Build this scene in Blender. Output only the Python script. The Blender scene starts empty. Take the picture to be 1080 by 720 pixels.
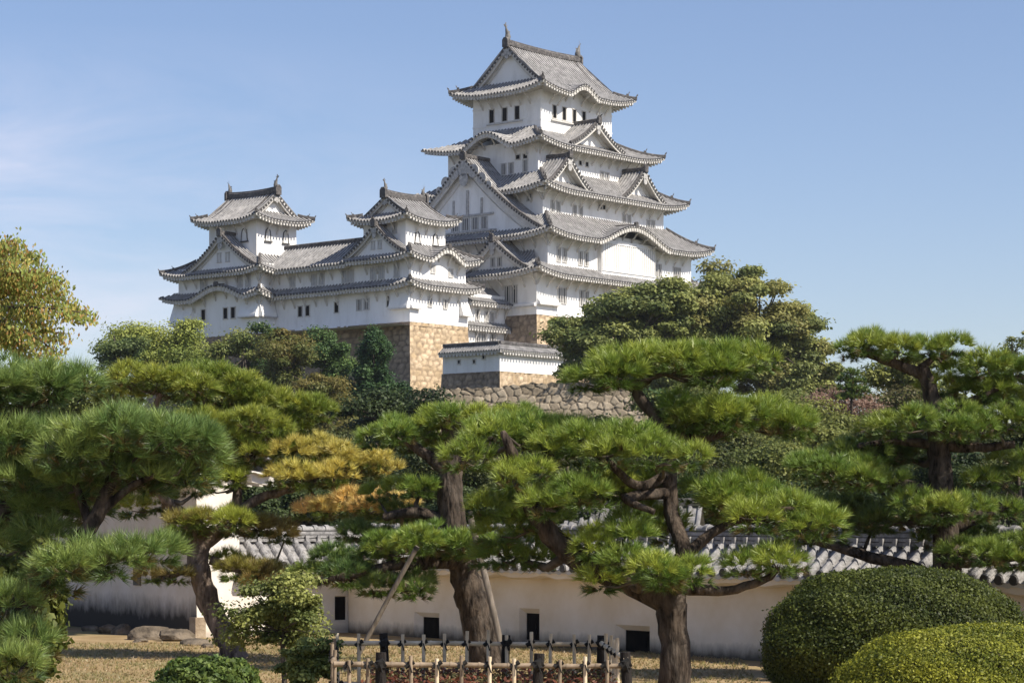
import bpy, math, random
import numpy as np

# ------------------------------------------------------------------ camera, sky, sun
sc = bpy.context.scene
F_PX, HZ, EYE = 2450.0, 545.0, 2.5           # focal length (px of a 1080 px wide frame), horizon row, eye height
cam = bpy.data.objects.new('camera', bpy.data.cameras.new('camera'))
sc.collection.objects.link(cam); sc.camera = cam
cam.location = (0, 0, EYE); cam.rotation_euler = (math.pi/2, 0, 0)
cam.data.sensor_width = 36.0; cam.data.lens = F_PX/1080*36.0
cam.data.shift_y = (HZ-360)/1080
cam.data.clip_start = 0.5; cam.data.clip_end = 6000

SUN_AZ, SUN_EL = math.radians(60), math.radians(46)    # azimuth: from behind the camera towards its right
world = bpy.data.worlds.new('World'); sc.world = world; world.use_nodes = True
nt = world.node_tree; nd = nt.nodes; lk = nt.links
bg = nd['Background']
sky = nd.new('ShaderNodeTexSky'); sky.sky_type = 'NISHITA'; sky.sun_disc = False
sx, sy = math.sin(SUN_AZ), -math.cos(SUN_AZ)
sky.sun_elevation = SUN_EL; sky.sun_rotation = math.atan2(sx, sy)
sky.air_density = 1.0; sky.dust_density = 0.6; sky.ozone_density = 2.6; sky.altitude = 50
tcw = nd.new('ShaderNodeTexCoord')
mpw = nd.new('ShaderNodeMapping'); mpw.inputs['Scale'].default_value = (5, 5, 17); mpw.inputs['Rotation'].default_value = (0, 0.35, 0)
nzw = nd.new('ShaderNodeTexNoise'); nzw.inputs['Scale'].default_value = 1.6; nzw.inputs['Detail'].default_value = 7; nzw.inputs['Roughness'].default_value = 0.62
nzw.inputs['Distortion'].default_value = 0.5
rpw = nd.new('ShaderNodeValToRGB'); rpw.color_ramp.elements[0].position = 0.36; rpw.color_ramp.elements[1].position = 0.8
sep = nd.new('ShaderNodeSeparateXYZ')
mrl = nd.new('ShaderNodeMapRange'); mrl.inputs[1].default_value = 0.0; mrl.inputs[2].default_value = -0.22
mul = nd.new('ShaderNodeMath'); mul.operation = 'MULTIPLY'
mul2 = nd.new('ShaderNodeMath'); mul2.operation = 'MULTIPLY'; mul2.inputs[1].default_value = 0.68
mixw = nd.new('ShaderNodeMix'); mixw.data_type = 'RGBA'
lk.new(tcw.outputs['Generated'], mpw.inputs['Vector']); lk.new(mpw.outputs[0], nzw.inputs['Vector'])
lk.new(nzw.outputs['Fac'], rpw.inputs['Fac'])
lk.new(tcw.outputs['Generated'], sep.inputs[0]); lk.new(sep.outputs['X'], mrl.inputs[0])
mrz = nd.new('ShaderNodeMapRange'); mrz.inputs[1].default_value = 0.205; mrz.inputs[2].default_value = 0.14
lk.new(sep.outputs['Z'], mrz.inputs[0]); mul3 = nd.new('ShaderNodeMath'); mul3.operation = 'MULTIPLY'
lk.new(mrl.outputs[0], mul3.inputs[0]); lk.new(mrz.outputs[0], mul3.inputs[1])
lk.new(rpw.outputs['Color'], mul.inputs[0]); lk.new(mul3.outputs[0], mul.inputs[1]); lk.new(mul.outputs[0], mul2.inputs[0])
lk.new(mul2.outputs[0], mixw.inputs[0]); lk.new(sky.outputs[0], mixw.inputs[6]); mixw.inputs[7].default_value = (7.5, 7.4, 7.6, 1)
tnt = nd.new('ShaderNodeMix'); tnt.data_type = 'RGBA'; tnt.blend_type = 'MULTIPLY'; tnt.inputs[0].default_value = 1; tnt.inputs[7].default_value = (1.04, .98, 1.06, 1)
lk.new(mixw.outputs[2], tnt.inputs[6]); lk.new(tnt.outputs[2], bg.inputs['Color']); bg.inputs['Strength'].default_value = 0.092

sun = bpy.data.objects.new('sun', bpy.data.lights.new('sun', 'SUN')); sc.collection.objects.link(sun)
sun.data.energy = 4.9; sun.data.angle = math.radians(0.5); sun.data.color = (1.0, 0.93, 0.82)
from mathutils import Vector
sun.rotation_euler = Vector((-sx*math.cos(SUN_EL), -sy*math.cos(SUN_EL), -math.sin(SUN_EL))).to_track_quat('-Z', 'Y').to_euler()

sc.view_settings.view_transform = 'Standard'; sc.view_settings.look = 'None'
sc.view_settings.exposure = 0.5; sc.view_settings.gamma = 1.0
sc.cycles.max_bounces = 6; sc.cycles.diffuse_bounces = 3; sc.cycles.transmission_bounces = 3
sc.cycles.use_denoising = True

rng = np.random.default_rng(7)
random.seed(7)

# ------------------------------------------------------------------ helpers
def at(u, v, Y):
    return np.array([(u-540)/F_PX*Y, Y, EYE+(HZ-v)/F_PX*Y])

def tag(o, label=None, cat=None, group=None, kind=None):
    if label: o['label'] = label
    if cat: o['category'] = cat
    if group: o['group'] = group
    if kind: o['kind'] = kind
    return o

def empty(name, loc, rz=0.0):
    o = bpy.data.objects.new(name, None); sc.collection.objects.link(o)
    o.location = loc; o.rotation_euler = (0, 0, rz); o.empty_display_size = 0.3
    return o

class MB:
    """collects shapes of one mesh"""
    def __init__(s): s.v = []; s.f = []; s.m = []; s.n = 0; s.smooth = []
    def add(s, vs, fs, mi=0, smooth=False):
        o = s.n
        s.v.extend(tuple(p) for p in vs); s.n += len(vs)
        for f in fs:
            s.f.append([i+o for i in f]); s.m.append(mi); s.smooth.append(smooth)
    def hexa(s, c, mi=0):
        s.add(c, [(0,3,2,1),(4,5,6,7),(0,1,5,4),(1,2,6,5),(2,3,7,6),(3,0,4,7)], mi)
    def box(s, x0, y0, z0, x1, y1, z1, mi=0):
        s.hexa([(x0,y0,z0),(x1,y0,z0),(x1,y1,z0),(x0,y1,z0),(x0,y0,z1),(x1,y0,z1),(x1,y1,z1),(x0,y1,z1)], mi)
    def grid(s, P, mi=0, smooth=False):
        """P: rows of points"""
        nr, ncol = len(P), len(P[0])
        vs = [p for r in P for p in r]
        fs = [(i*ncol+j, i*ncol+j+1, (i+1)*ncol+j+1, (i+1)*ncol+j) for i in range(nr-1) for j in range(ncol-1)]
        s.add(vs, fs, mi, smooth)
    def sweep(s, path, w, h, mi=0, up=(0,0,1)):
        """box section w x h, bottom centre on path"""
        path = [np.array(p, float) for p in path]; rows = []
        up = np.array(up, float)
        for i, p in enumerate(path):
            t = path[min(i+1, len(path)-1)]-path[max(i-1, 0)]
            sd = np.cross(t, up); sd /= (np.linalg.norm(sd)+1e-9)
            wi = w[i] if hasattr(w, '__len__') else w; hi = h[i] if hasattr(h, '__len__') else h
            rows.append([p-sd*wi/2, p-sd*wi/2+up*hi*.75, p-sd*wi*.22+up*hi, p+sd*wi*.22+up*hi, p+sd*wi/2+up*hi*.75, p+sd*wi/2, p-sd*wi/2])
        s.grid(rows, mi)
        for r in (rows[0], rows[-1]): s.add(r[:6], [tuple(range(6))], mi)
    def tube(s, path, rad, sides=8, mi=0, jit=0.0, caps=True):
        path = [np.array(p, float) for p in path]; rows = []
        ref = np.array([0.31, 0.95, 0.05])
        for i, p in enumerate(path):
            t = path[min(i+1, len(path)-1)]-path[max(i-1, 0)]; t = t/(np.linalg.norm(t)+1e-9)
            a = np.cross(t, ref); 
            if np.linalg.norm(a) < 1e-3: a = np.cross(t, [1,0,0])
            a /= np.linalg.norm(a); b = np.cross(t, a)
            r = rad[i] if hasattr(rad, '__len__') else rad
            rows.append([p+(a*math.cos(k*2*math.pi/sides)+b*math.sin(k*2*math.pi/sides))*r*(1+jit*random.uniform(-1,1)) for k in range(sides)])
            rows[-1].append(rows[-1][0])
        s.grid(rows, mi, smooth=True)
        if caps:
            s.add(rows[0][:sides], [tuple(range(sides))], mi); s.add(rows[-1][:sides], [tuple(range(sides))], mi)
    def disc(s, c, n, r, depth=0.05, sides=8, mi=0):
        c = np.array(c, float); n = np.array(n, float); n /= np.linalg.norm(n)
        a = np.cross(n, [0,0,1]); a /= np.linalg.norm(a); b = np.cross(n, a)
        ring = [c+(a*math.cos(k*2*math.pi/sides)+b*math.sin(k*2*math.pi/sides))*r for k in range(sides)]
        top = [p+n*depth for p in ring]
        s.add(ring+top, [tuple(range(sides, 2*sides))]+[(k, (k+1) % sides, sides+(k+1) % sides, sides+k) for k in range(sides)], mi)
    def build(s, name, mats, parent=None, org=(0,0,0)):
        me = bpy.data.meshes.new(name)
        V = np.array(s.v, float)-np.array(org, float)
        me.from_pydata(V.tolist(), [], s.f)
        for m in (mats if isinstance(mats, (list, tuple)) else [mats]): me.materials.append(m)
        me.polygons.foreach_set('material_index', s.m); me.polygons.foreach_set('use_smooth', s.smooth)
        me.update()
        o = bpy.data.objects.new(name, me); sc.collection.objects.link(o)
        if parent is not None: o.parent = parent
        return o

def mesh_np(name, V, Fa, mat, parent=None, col=None, org=(0,0,0), smooth=False):
    """big mesh from numpy arrays; Fa (n,k) all faces alike; col (nv,3) colour of each vertex"""
    me = bpy.data.meshes.new(name); V = np.asarray(V, np.float32)-np.array(org, np.float32)
    n, k = Fa.shape
    me.vertices.add(len(V)); me.vertices.foreach_set('co', V.ravel())
    me.loops.add(n*k); me.loops.foreach_set('vertex_index', Fa.astype(np.int32).ravel())
    me.polygons.add(n); me.polygons.foreach_set('loop_start', np.arange(0, n*k, k, dtype=np.int32))
    if smooth: me.polygons.foreach_set('use_smooth', np.ones(n, bool))
    me.update(calc_edges=True)
    if col is not None:
        a = me.color_attributes.new('tint', 'FLOAT_COLOR', 'POINT')
        a.data.foreach_set('color', np.concatenate([col, np.ones((len(col), 1))], 1).astype(np.float32).ravel())
    me.materials.append(mat)
    o = bpy.data.objects.new(name, me); sc.collection.objects.link(o)
    if parent is not None: o.parent = parent
    return o

# ------------------------------------------------------------------ materials
def new_mat(name):
    m = bpy.data.materials.new(name); m.use_nodes = True
    return m, m.node_tree.nodes, m.node_tree.links, m.node_tree.nodes['Principled BSDF']

def noise_mat(name, c1, c2, scale=3.0, rough=0.85, bump=0.0, bscale=None, c3=None, c3_scale=0.4, c3_amt=0.5, stretch=(1,1,1), spec=0.3, lo=.35, hi=.65):
    m, N, L, P = new_mat(name)
    tc = N.new('ShaderNodeTexCoord'); mp = N.new('ShaderNodeMapping'); mp.inputs['Scale'].default_value = stretch
    L.new(tc.outputs['Object'], mp.inputs[0])
    n = N.new('ShaderNodeTexNoise'); n.inputs['Scale'].default_value = scale; n.inputs['Detail'].default_value = 6; n.inputs['Roughness'].default_value = .6
    L.new(mp.outputs[0], n.inputs['Vector'])
    r = N.new('ShaderNodeValToRGB'); r.color_ramp.elements[0].position = lo; r.color_ramp.elements[1].position = hi
    r.color_ramp.elements[0].color = (*c1, 1); r.color_ramp.elements[1].color = (*c2, 1)
    L.new(n.outputs['Fac'], r.inputs['Fac']); out = r.outputs['Color']
    if c3:
        n3 = N.new('ShaderNodeTexNoise'); n3.inputs['Scale'].default_value = c3_scale; n3.inputs['Detail'].default_value = 8; n3.inputs['Roughness'].default_value = .65
        L.new(mp.outputs[0], n3.inputs['Vector'])
        mr = N.new('ShaderNodeMapRange'); mr.inputs[1].default_value = .48; mr.inputs[2].default_value = .7; mr.inputs[4].default_value = c3_amt
        L.new(n3.outputs['Fac'], mr.inputs[0])
        mx = N.new('ShaderNodeMix'); mx.data_type = 'RGBA'; mx.inputs[7].default_value = (*c3, 1)
        L.new(mr.outputs[0], mx.inputs[0]); L.new(out, mx.inputs[6]); out = mx.outputs[2]
    L.new(out, P.inputs['Base Color'])
    P.inputs['Roughness'].default_value = rough; P.inputs['Specular IOR Level'].default_value = spec
    if bump:
        b = N.new('ShaderNodeBump'); b.inputs['Strength'].default_value = bump; b.inputs['Distance'].default_value = .05
        n2 = N.new('ShaderNodeTexNoise'); n2.inputs['Scale'].default_value = bscale or scale*3; n2.inputs['Detail'].default_value = 5
        L.new(mp.outputs[0], n2.inputs['Vector']); L.new(n2.outputs['Fac'], b.inputs['Height']); L.new(b.outputs[0], P.inputs['Normal'])
    return m

def tint_mat(name, rough=0.75, transl=0.0, spec=0.25, gain=1.0, noise=0.0, nscale=4, bump=0.0):
    """colour from the mesh's own per-leaf / per-stone colour"""
    m, N, L, P = new_mat(name)
    a = N.new('ShaderNodeAttribute'); a.attribute_name = 'tint'
    out = a.outputs['Color']
    if noise:
        tc = N.new('ShaderNodeTexCoord'); n = N.new('ShaderNodeTexNoise'); n.inputs['Scale'].default_value = nscale; n.inputs['Detail'].default_value = 8; n.inputs['Roughness'].default_value = .7
        L.new(tc.outputs['Object'], n.inputs['Vector'])
        mr = N.new('ShaderNodeMapRange'); mr.inputs[1].default_value = .3; mr.inputs[2].default_value = .7; mr.inputs[3].default_value = 1-noise; mr.inputs[4].default_value = 1+noise
        L.new(n.outputs['Fac'], mr.inputs[0])
        mx = N.new('ShaderNodeMix'); mx.data_type = 'RGBA'; mx.blend_type = 'MULTIPLY'; mx.inputs[0].default_value = 1
        L.new(out, mx.inputs[6]); L.new(mr.outputs[0], mx.inputs[7]); out = mx.outputs[2]
        if bump:
            b = N.new('ShaderNodeBump'); b.inputs['Strength'].default_value = bump; b.inputs['Distance'].default_value = .1
            L.new(n.outputs['Fac'], b.inputs['Height']); L.new(b.outputs[0], P.inputs['Normal'])
    L.new(out, P.inputs['Base Color'])
    P.inputs['Roughness'].default_value = rough; P.inputs['Specular IOR Level'].default_value = spec
    if transl:
        t = N.new('ShaderNodeBsdfTranslucent'); mxs = N.new('ShaderNodeMixShader'); mxs.inputs[0].default_value = transl
        L.new(out, t.inputs['Color']); L.new(P.outputs[0], mxs.inputs[1]); L.new(t.outputs[0], mxs.inputs[2])
        L.new(mxs.outputs[0], N['Material Output'].inputs['Surface'])
    return m

M = {}
M['plaster'] = noise_mat('white_plaster', (.83,.815,.78), (.89,.875,.845), .5, .8, c3=(.58,.55,.50), c3_scale=.7, c3_amt=.5, stretch=(1,1,.35))
M['trim'] = noise_mat('shaded_trim_plaster', (.52,.49,.44), (.66,.63,.58), 1.5, .85)  # white plaster darkened to tan, under-eave shade and bounce put into colour
M['carve'] = noise_mat('carved_grey_plaster', (.30,.29,.275), (.55,.53,.50), 3.5, .8)
M['tile'] = noise_mat('grey_roof_tile', (.135,.13,.126), (.265,.256,.247), 2.2, .75, c3=(.46,.44,.42), c3_scale=.8, c3_amt=.6, spec=.2)
M['tile_light'] = noise_mat('plastered_tile_row', (.30,.288,.275), (.54,.52,.495), 1.6, .8)
M['tile_dark'] = noise_mat('dark_tile_end', (.045,.042,.04), (.085,.08,.075), 3, .6)  # dark ends deepened further, shade of facing away from the sun in colour
M['tile_joint'] = noise_mat('tile_joint_plaster', (.48,.46,.43), (.66,.63,.59), 2.5, .8)
M['pane'] = noise_mat('dark_opening', (.008,.008,.008), (.02,.018,.016), 4, .9, spec=.05)
M['pane_grey'] = noise_mat('grey_shutter', (.36,.36,.37), (.45,.45,.45), 3, .7)
M['bar'] = noise_mat('window_bar', (.52,.50,.47), (.62,.60,.56), 3, .7)
M['fish'] = noise_mat('bronze_fish_tile', (.10,.095,.09), (.19,.18,.165), 4, .6)
M['stone'] = tint_mat('castle_stone', .85, noise=.45, nscale=1.6, bump=.6)
M['bark'] = noise_mat('pine_bark', (.013,.010,.008), (.105,.08,.06), 11, .95, bump=1.0, bscale=17, stretch=(1,1,.3), c3=(.15,.125,.10), c3_scale=7, c3_amt=.45, spec=.1)
M['limb'] = noise_mat('tree_limb', (.05,.04,.03), (.13,.105,.08), 5, .9)
M['needle'] = tint_mat('pine_needles', .42, .16, .45)
M['leaf'] = tint_mat('leaves', .55, .38, .3)

# ------------------------------------------------------------------ castle frame
TH = math.radians(50); CT, ST = math.cos(TH), math.sin(TH)
CO = np.array([(566-540)/F_PX*260, 260.0])
def cw(x, y, z=0):     # castle coordinates to world
    return (CO[0]+x*CT-y*ST, CO[1]+x*ST+y*CT, z)

class Bld:
    """one building: an Empty at its base and parts given in the shared castle coordinates"""
    def __init__(s, name, org, label, cat, group=None, world=None, rz=None):
        s.org = org
        s.root = empty(name, cw(*org) if world is None else world, TH if rz is None else rz)
        tag(s.root, label, cat, group)
    def part(s, name, mb, mats, parent=None):
        return mb.build(name, mats, parent or s.root, s.org if parent is None or True else s.org)

def face_pt(ax, plane, a, out, z):
    # ax 'L': wall of constant x seen from the left; 'F': wall of constant y seen from the right
    if ax == 'L': return (plane-out, a, z)
    if ax == 'R': return (plane+out, a, z)
    if ax == 'K': return (a, plane+out, z)
    return (a, plane-out, z)

def fbox(mb, ax, plane, a0, a1, o0, o1, z0, z1, mi=0):
    p = face_pt(ax, plane, a0, o0, z0); q = face_pt(ax, plane, a1, o1, z1)
    lo = np.minimum(p, q); hi = np.maximum(p, q)
    mb.box(*lo, *hi, mi)

def flare(sc_, F, Lf): return F*np.clip(1-sc_/Lf, 0, 1)**2

class Roof:
    """one tiered roof: collects tile surface, eave board with rafters, ridges"""
    def __init__(s, ze, rise, Dref, o, F=.75, Lf=6.0, p=.48, rh=.16, conc=.25, er=.46, orn=.8):
        s.t = MB(); s.e = MB(); s.r = MB(); s.more = []; s.ze = ze; s.rise = rise; s.D = Dref; s.o = o; s.F = F; s.Lf = Lf; s.p = p; s.rh = rh; s.conc = conc; s.er = er; s.orn = orn
    def z(s, sc_, d):
        q = d/s.D
        return s.ze + s.rise*((1-s.conc)*q+s.conc*q*q) + flare(sc_, s.F, s.Lf)*max(0, 1-d/s.D*.7)
    def side(s, A, B, n, D, hip=(True, True), bumps=(), gcut=None, soffit=True, rafters=True, brackets=True, zwall=1.6, far=None):
        """A,B eave ends (x,y), n inward unit normal, D depth; hip: clip ends at 45 deg; gcut: full depth only for gcut < s < L-gcut"""
        A = np.array(A, float); B = np.array(B, float); n = np.array(n, float); L = np.linalg.norm(B-A); u = (B-A)/L
        p = s.p; ss = []; rr = []; mids = []
        N = max(1, int(round(L/p))); p = L/N
        for i in range(N):
            for fr, h in ((0,0),(.5,0),(.53,.55),(.63,.95),(.75,1),(.87,.95),(.97,.55)):
                ss.append((i+fr)*p); rr.append(h*s.rh)
            mids.append((i+.75)*p)
        ss.append(L); rr.append(0)
        if gcut:
            for g in (gcut, L-gcut):
                k = int(np.searchsorted(ss, g)); hh = rr[min(k, len(rr)-1)]
                ss[k:k] = [g-1e-4, g+1e-4]; rr[k:k] = [hh, hh]
        def cdist(q):
            c = 1e9
            if hip[0]: c = min(c, q)
            if hip[1]: c = min(c, L-q)
            return c
        def dm(q):
            c = cdist(q)
            if gcut and (gcut <= q <= L-gcut): return D
            return max(0.0, min(D, c))
        def bz(q):
            z = -1e9
            for (c, w, hk) in bumps:
                t = abs(q-c)/w
                if t < 1:
                    k = .5*(1+math.cos(math.pi*t)); z = max(z, s.ze+hk*k**.85)
            return z
        def ztop(q, d):
            z = s.z(cdist(q), d)
            b = bz(q)
            return max(z, b) if b > -1e8 else z
        K = 6 if D > 1.2 else 3
        P = lambda q, d, z: (*(A+u*q+n*d), z)
        rows = []
        for k in range(K+1):
            rows.append([P(q, dm(q)*k/K, ztop(q, dm(q)*k/K)+h) for q, h in zip(ss, rr)])
        s.t.grid(rows, 0)
        if s.p > .45:
            nc = len(ss)-1; base = len(s.t.m)-K*nc
            for k in range(K):
                for j in range(nc):
                    if rr[j] > s.rh*.9 and rr[j+1] > s.rh*.9: s.t.m[base+k*nc+j] = 3
        # tile edge: flat tiles (plaster filled) and dark round ends
        e0 = [P(q, 0, ztop(q, 0)+h) for q, h in zip(ss, rr)]; e1 = [P(q, 0, ztop(q, 0)-.09) for q in ss]
        s.t.grid([e0, e1], 1)
        for q in mids:
            s.t.disc(P(q, -.002, ztop(q, 0)+s.rh*.25), (-n[0], -n[1], 0), p*.27, .05, 7, 2)
        # white board, soffit
        qs = np.linspace(0, L, max(8, int(L/.35)))
        bd = lambda q: .13+(.34 if bz(q) > s.ze+.02 else 0)
        f = lambda q: min(.12, max(0, cdist(q)))
        r1 = [P(q, 0, ztop(q, 0)-.09) for q in qs]; r2 = [P(q, f(q), ztop(q, 0)-.11) for q in qs]; r3 = [P(q, f(q), ztop(q, 0)-.11-bd(q)) for q in qs]
        r4 = [P(q, min(.24, max(0, cdist(q))), ztop(q, 0)-.11-bd(q)) for q in qs]; r5 = [P(q, min(.24, max(0, cdist(q))), ztop(q, 0)-.26) for q in qs]
        so = lambda q: max(0.0, min(s.o+.05, cdist(q)))
        r6 = [P(q, so(q), ztop(q, 0)-.26+.16*so(q)) for q in qs]
        s.e.grid([r1, r2, r3, r4, r5, r6], 0)
        if rafters:
            nq = max(1, int(L/s.er))
            for i in range(nq):
                q = (i+.5)*L/nq; d1 = so(q)
                if d1 < .3: continue
                zz = ztop(q, 0)-.26
                c0 = A+u*(q-.1); c1 = A+u*(q+.1)
                a0, a1, b0, b1 = c0+n*.02, c1+n*.02, c0+n*d1, c1+n*d1
                zb = zz+.16*d1
                s.e.hexa([(*a0, zz-.2),(*a1, zz-.2),(*b1, zb-.2),(*b0, zb-.2),(*a0, zz+.04),(*a1, zz+.04),(*b1, zb+.04),(*b0, zb+.04)])
        if brackets and s.o > .8:
            nb = max(1, int(L/1.9))
            for i in range(nb+1):
                if (far == 'A' and i == 0) or (far == 'B' and i == nb) or (far == 'AB' and i in (0, nb)): continue
                q = s.o+.12+(L-2*s.o-.24)*i/nb
                if q < 0 or q > L: continue
                w0 = A+u*q+n*s.o; w1 = A+u*q+n*(s.o*.38)
                zz = ztop(q, 0)-.4
                s.e.sweep([(*(w0+n*.05), zz-zwall*.72), (*(w0*.7+w1*.3), zz-zwall*.38), (*(w0*.35+w1*.65), zz-.14), (*w1, zz)], .2, .2)
    def hipridge(s, C, dirn, dmax, w=.34, h=.34):
        C = np.array(C, float); dirn = np.array(dirn, float); R = MB(); s.more.append(('hip_ridge', R))
        pts = []
        for k in range(9):
            d = dmax*k/8; pts.append((*(C+dirn*d), s.z(d, d)+.05))
        R.sweep(pts, w, h)
        # end tile with a horn
        e = np.array(pts[0]); dn = np.array([*dirn, 0])/math.sqrt(2); k = s.orn
        R.sweep([e-dn*.1*k, e+dn*.12*k], w*1.3*k, h*1.5*k)
        R.sweep([e+[0,0,h*1.25*k], e-dn*.25*k+[0,0,h*1.8*k]], w*.4*k, h*.8*k)
        # second ridge end higher up
        m = np.array(pts[3]); R.sweep([m-dn*.15*k+[0,0,.1], m+dn*.2*k+[0,0,.1]], w*1.2*k, h*1.7*k); R.sweep([m-dn*.12*k+[0,0,.1+h*1.4*k], m-dn*.3*k+[0,0,.1+h*2.1*k]], w*.4*k, h*.7*k)
    def parts(s, b, name='roof'):
        o = b.part(name, s.t, [M['tile'], M['tile_joint'], M['tile_dark'], M['tile_light']])
        if s.e.n: b.part('eave', s.e, M['trim'], o)
        if s.r.n: b.part('ridge', s.r, [M['tile_dark2'], M['tile_joint']], o)
        for nm, q in s.more: b.part(nm, q, [M['tile_dark2'], M['tile_joint']], o)
        return o

M['tile_dark2'] = noise_mat('ridge_tile', (.045,.042,.04), (.115,.105,.098), 5, .7, c3=(.34,.31,.29), c3_scale=2.5, c3_amt=.4)

def skirt(b, eave, D, ze, rise, Dref, o, sides='LF', bumps={}, F=.75, Lf=6.0, ends={}, **kw):
    """a hipped skirt roof round a storey. eave = x0,y0,x1,y1; D per side"""
    x0, y0, x1, y1 = eave
    r = Roof(ze, rise, Dref, o, F, Lf, **kw)
    dflt = (True, True)
    if 'L' in sides: r.side((x0, y1), (x0, y0), (1, 0), D['L'], ends.get('L', dflt), bumps.get('L', ()), far='A')
    if 'F' in sides: r.side((x0, y0), (x1, y0), (0, 1), D['F'], ends.get('F', dflt), bumps.get('F', ()), far='B')
    if 'R' in sides: r.side((x1, y0), (x1, y1), (-1, 0), D['R'], ends.get('R', dflt), brackets=False)
    if 'K' in sides: r.side((x1, y1), (x0, y1), (0, -1), D['K'], ends.get('K', dflt), brackets=False)
    g = lambda a, c: min(D.get(a, 9), D.get(c, 9))
    if 'L' in sides and 'F' in sides: r.hipridge((x0, y0), (1, 1), g('L', 'F'))
    if 'F' in sides and 'R' in sides: r.hipridge((x1, y0), (-1, 1), g('F', 'R'))
    if 'L' in sides and 'K' in sides: r.hipridge((x0, y1), (1, -1), g('L', 'K'))
    return r

def gable(b, ax, c, w, zb, h, front, back, roof=None, p=.48, board=.5, ped=.85, win=0, gegyo=True, ridge_w=.42, foot=1.0, parent=None):
    """triangular dormer gable; ax 'L': faces -x, centre y=c; ax 'F': faces -y, centre x=c. front < back in depth."""
    sg = 1 if front < back else -1
    def P(a, t, z):   # t measured inwards from the front edge
        return (front+sg*t, c+a, z) if ax in 'LR' else (c+a, front+sg*t, z)
    T = abs(back-front)
    G = lambda q: zb+h*(.60*(1-q)+.40*(1-q)**2)       # q = |a|/w, 0 at apex
    t, e, r = MB(), MB(), MB()
    N = max(2, int(round(T/p))); pp = T/N; ts = []; hs = []
    for i in range(N):
        for fr, hh in ((0,0),(.5,0),(.55,.6),(.68,1),(.82,1),(.95,.6)):
            ts.append((i+fr)*pp); hs.append(hh*.15)
    ts.append(T); hs.append(0)
    K = 9
    for sd in (-1, 1):
        rows = [[P(sd*w*k/K*foot, q, G(k/K*foot)+hh) for q, hh in zip(ts, hs)] for k in range(K+1)]
        t.grid(rows, 0)
        nc = len(ts)-1; base = len(t.m)-K*nc
        for k in range(K):
            for j in range(nc):
                if hs[j] > .14 and hs[j+1] > .14: t.m[base+k*nc+j] = 3
        # rake: verge tiles, discs, barge board, soffit
        qs = [k/14*foot for k in range(15)]
        t.grid([[P(sd*w*q, 0, G(q)+.05) for q in qs], [P(sd*w*q, 0, G(q)-.2) for q in qs]], 1)
        nd_ = max(3, int(w*1.35/.5))
        for i in range(nd_):
            q = (i+.5)/nd_*foot
            t.disc(P(sd*w*q, -.0, G(q)-.02), (-sg, 0, 0) if ax in 'LR' else (0, -sg, 0), .16, .07, 7, 2)
        r.sweep([P(sd*w*q, .32, G(q)+.05) for q in qs], .34, .22)
        bo = lambda q: board*(1-.25*q)
        e.grid([[P(sd*w*q, .02, G(q)-.12) for q in qs], [P(sd*w*q, .14, G(q)-.12) for q in qs], [P(sd*w*q, .14, G(q)-.12-bo(q)) for q in qs],
                [P(sd*w*q, .3, G(q)-.12-bo(q)) for q in qs], [P(sd*w*q, .3, G(q)-.2) for q in qs], [P(sd*w*q, ped+.02, G(q)-.2) for q in qs]], 0)
        e.grid([[P(sd*w*q, .09, G(q)-.12-bo(q)*.45) for q in qs], [P(sd*w*q, .09, G(q)-.12) for q in qs]], 0)
        e.grid([[P(sd*w*q, ped, G(q)-.15) for q in qs], [P(sd*w*q, ped, zb-.6) for q in qs]], 1)
        # inner moulding
        e.sweep([P(sd*w*q, ped-.04, G(q)-.12-bo(q)-.32*h/4) for q in qs if q < .75], .1, .12)
    # ridge with end ornament
    r.sweep([P(0, -.05, zb+h-.02), P(0, T, zb+h-.02)], ridge_w, .42)
    r.sweep([P(0, -.16, zb+h-.25), P(0, .12, zb+h-.25)], ridge_w*1.5, .95)
    r.sweep([P(0, -.1, zb+h+.6), P(0, -.06, zb+h+1.0)], .12, .18); r.sweep([P(0, -.12, zb+h+.55), P(0, -.45, zb+h+.78)], .1, .12)
    o = b.part('gable', t, [M['tile'], M['tile_joint'], M['tile_dark'], M['tile_light']], parent)
    pe = b.part('gable_board', e, [M['trim'], M['plaster']], o)
    b.part('gable_ridge', r, M['tile_dark2'], o)
    if gegyo:
        g = MB(); s_ = min(1.9, .24*h)
        zc = zb+h-.12-board-.1*s_
        def lobe(a, z, rr, dz=1.0):
            pts = [P(a+rr*math.cos(k*math.pi/6), .03, z+rr*dz*math.sin(k*math.pi/6)) for k in range(12)]
            pts2 = [P(a+rr*math.cos(k*math.pi/6), .2, z+rr*dz*math.sin(k*math.pi/6)) for k in range(12)]
            g.add(pts+pts2, [tuple(range(12))]+[(k, (k+1) % 12, 12+(k+1) % 12, 12+k) for k in range(12)])
        lobe(0, zc, .55*s_, .9); lobe(0, zc-.7*s_, .35*s_, 1.2)
        if h > 5:
            for sd in (-1, 1): lobe(sd*.8*s_, zc-.25*s_, .42*s_); lobe(sd*1.45*s_, zc-.75*s_, .36*s_); lobe(sd*2.0*s_, zc-1.2*s_, .25*s_)
        b.part('gable_pendant', g, M['carve'], o)
    return o

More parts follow.
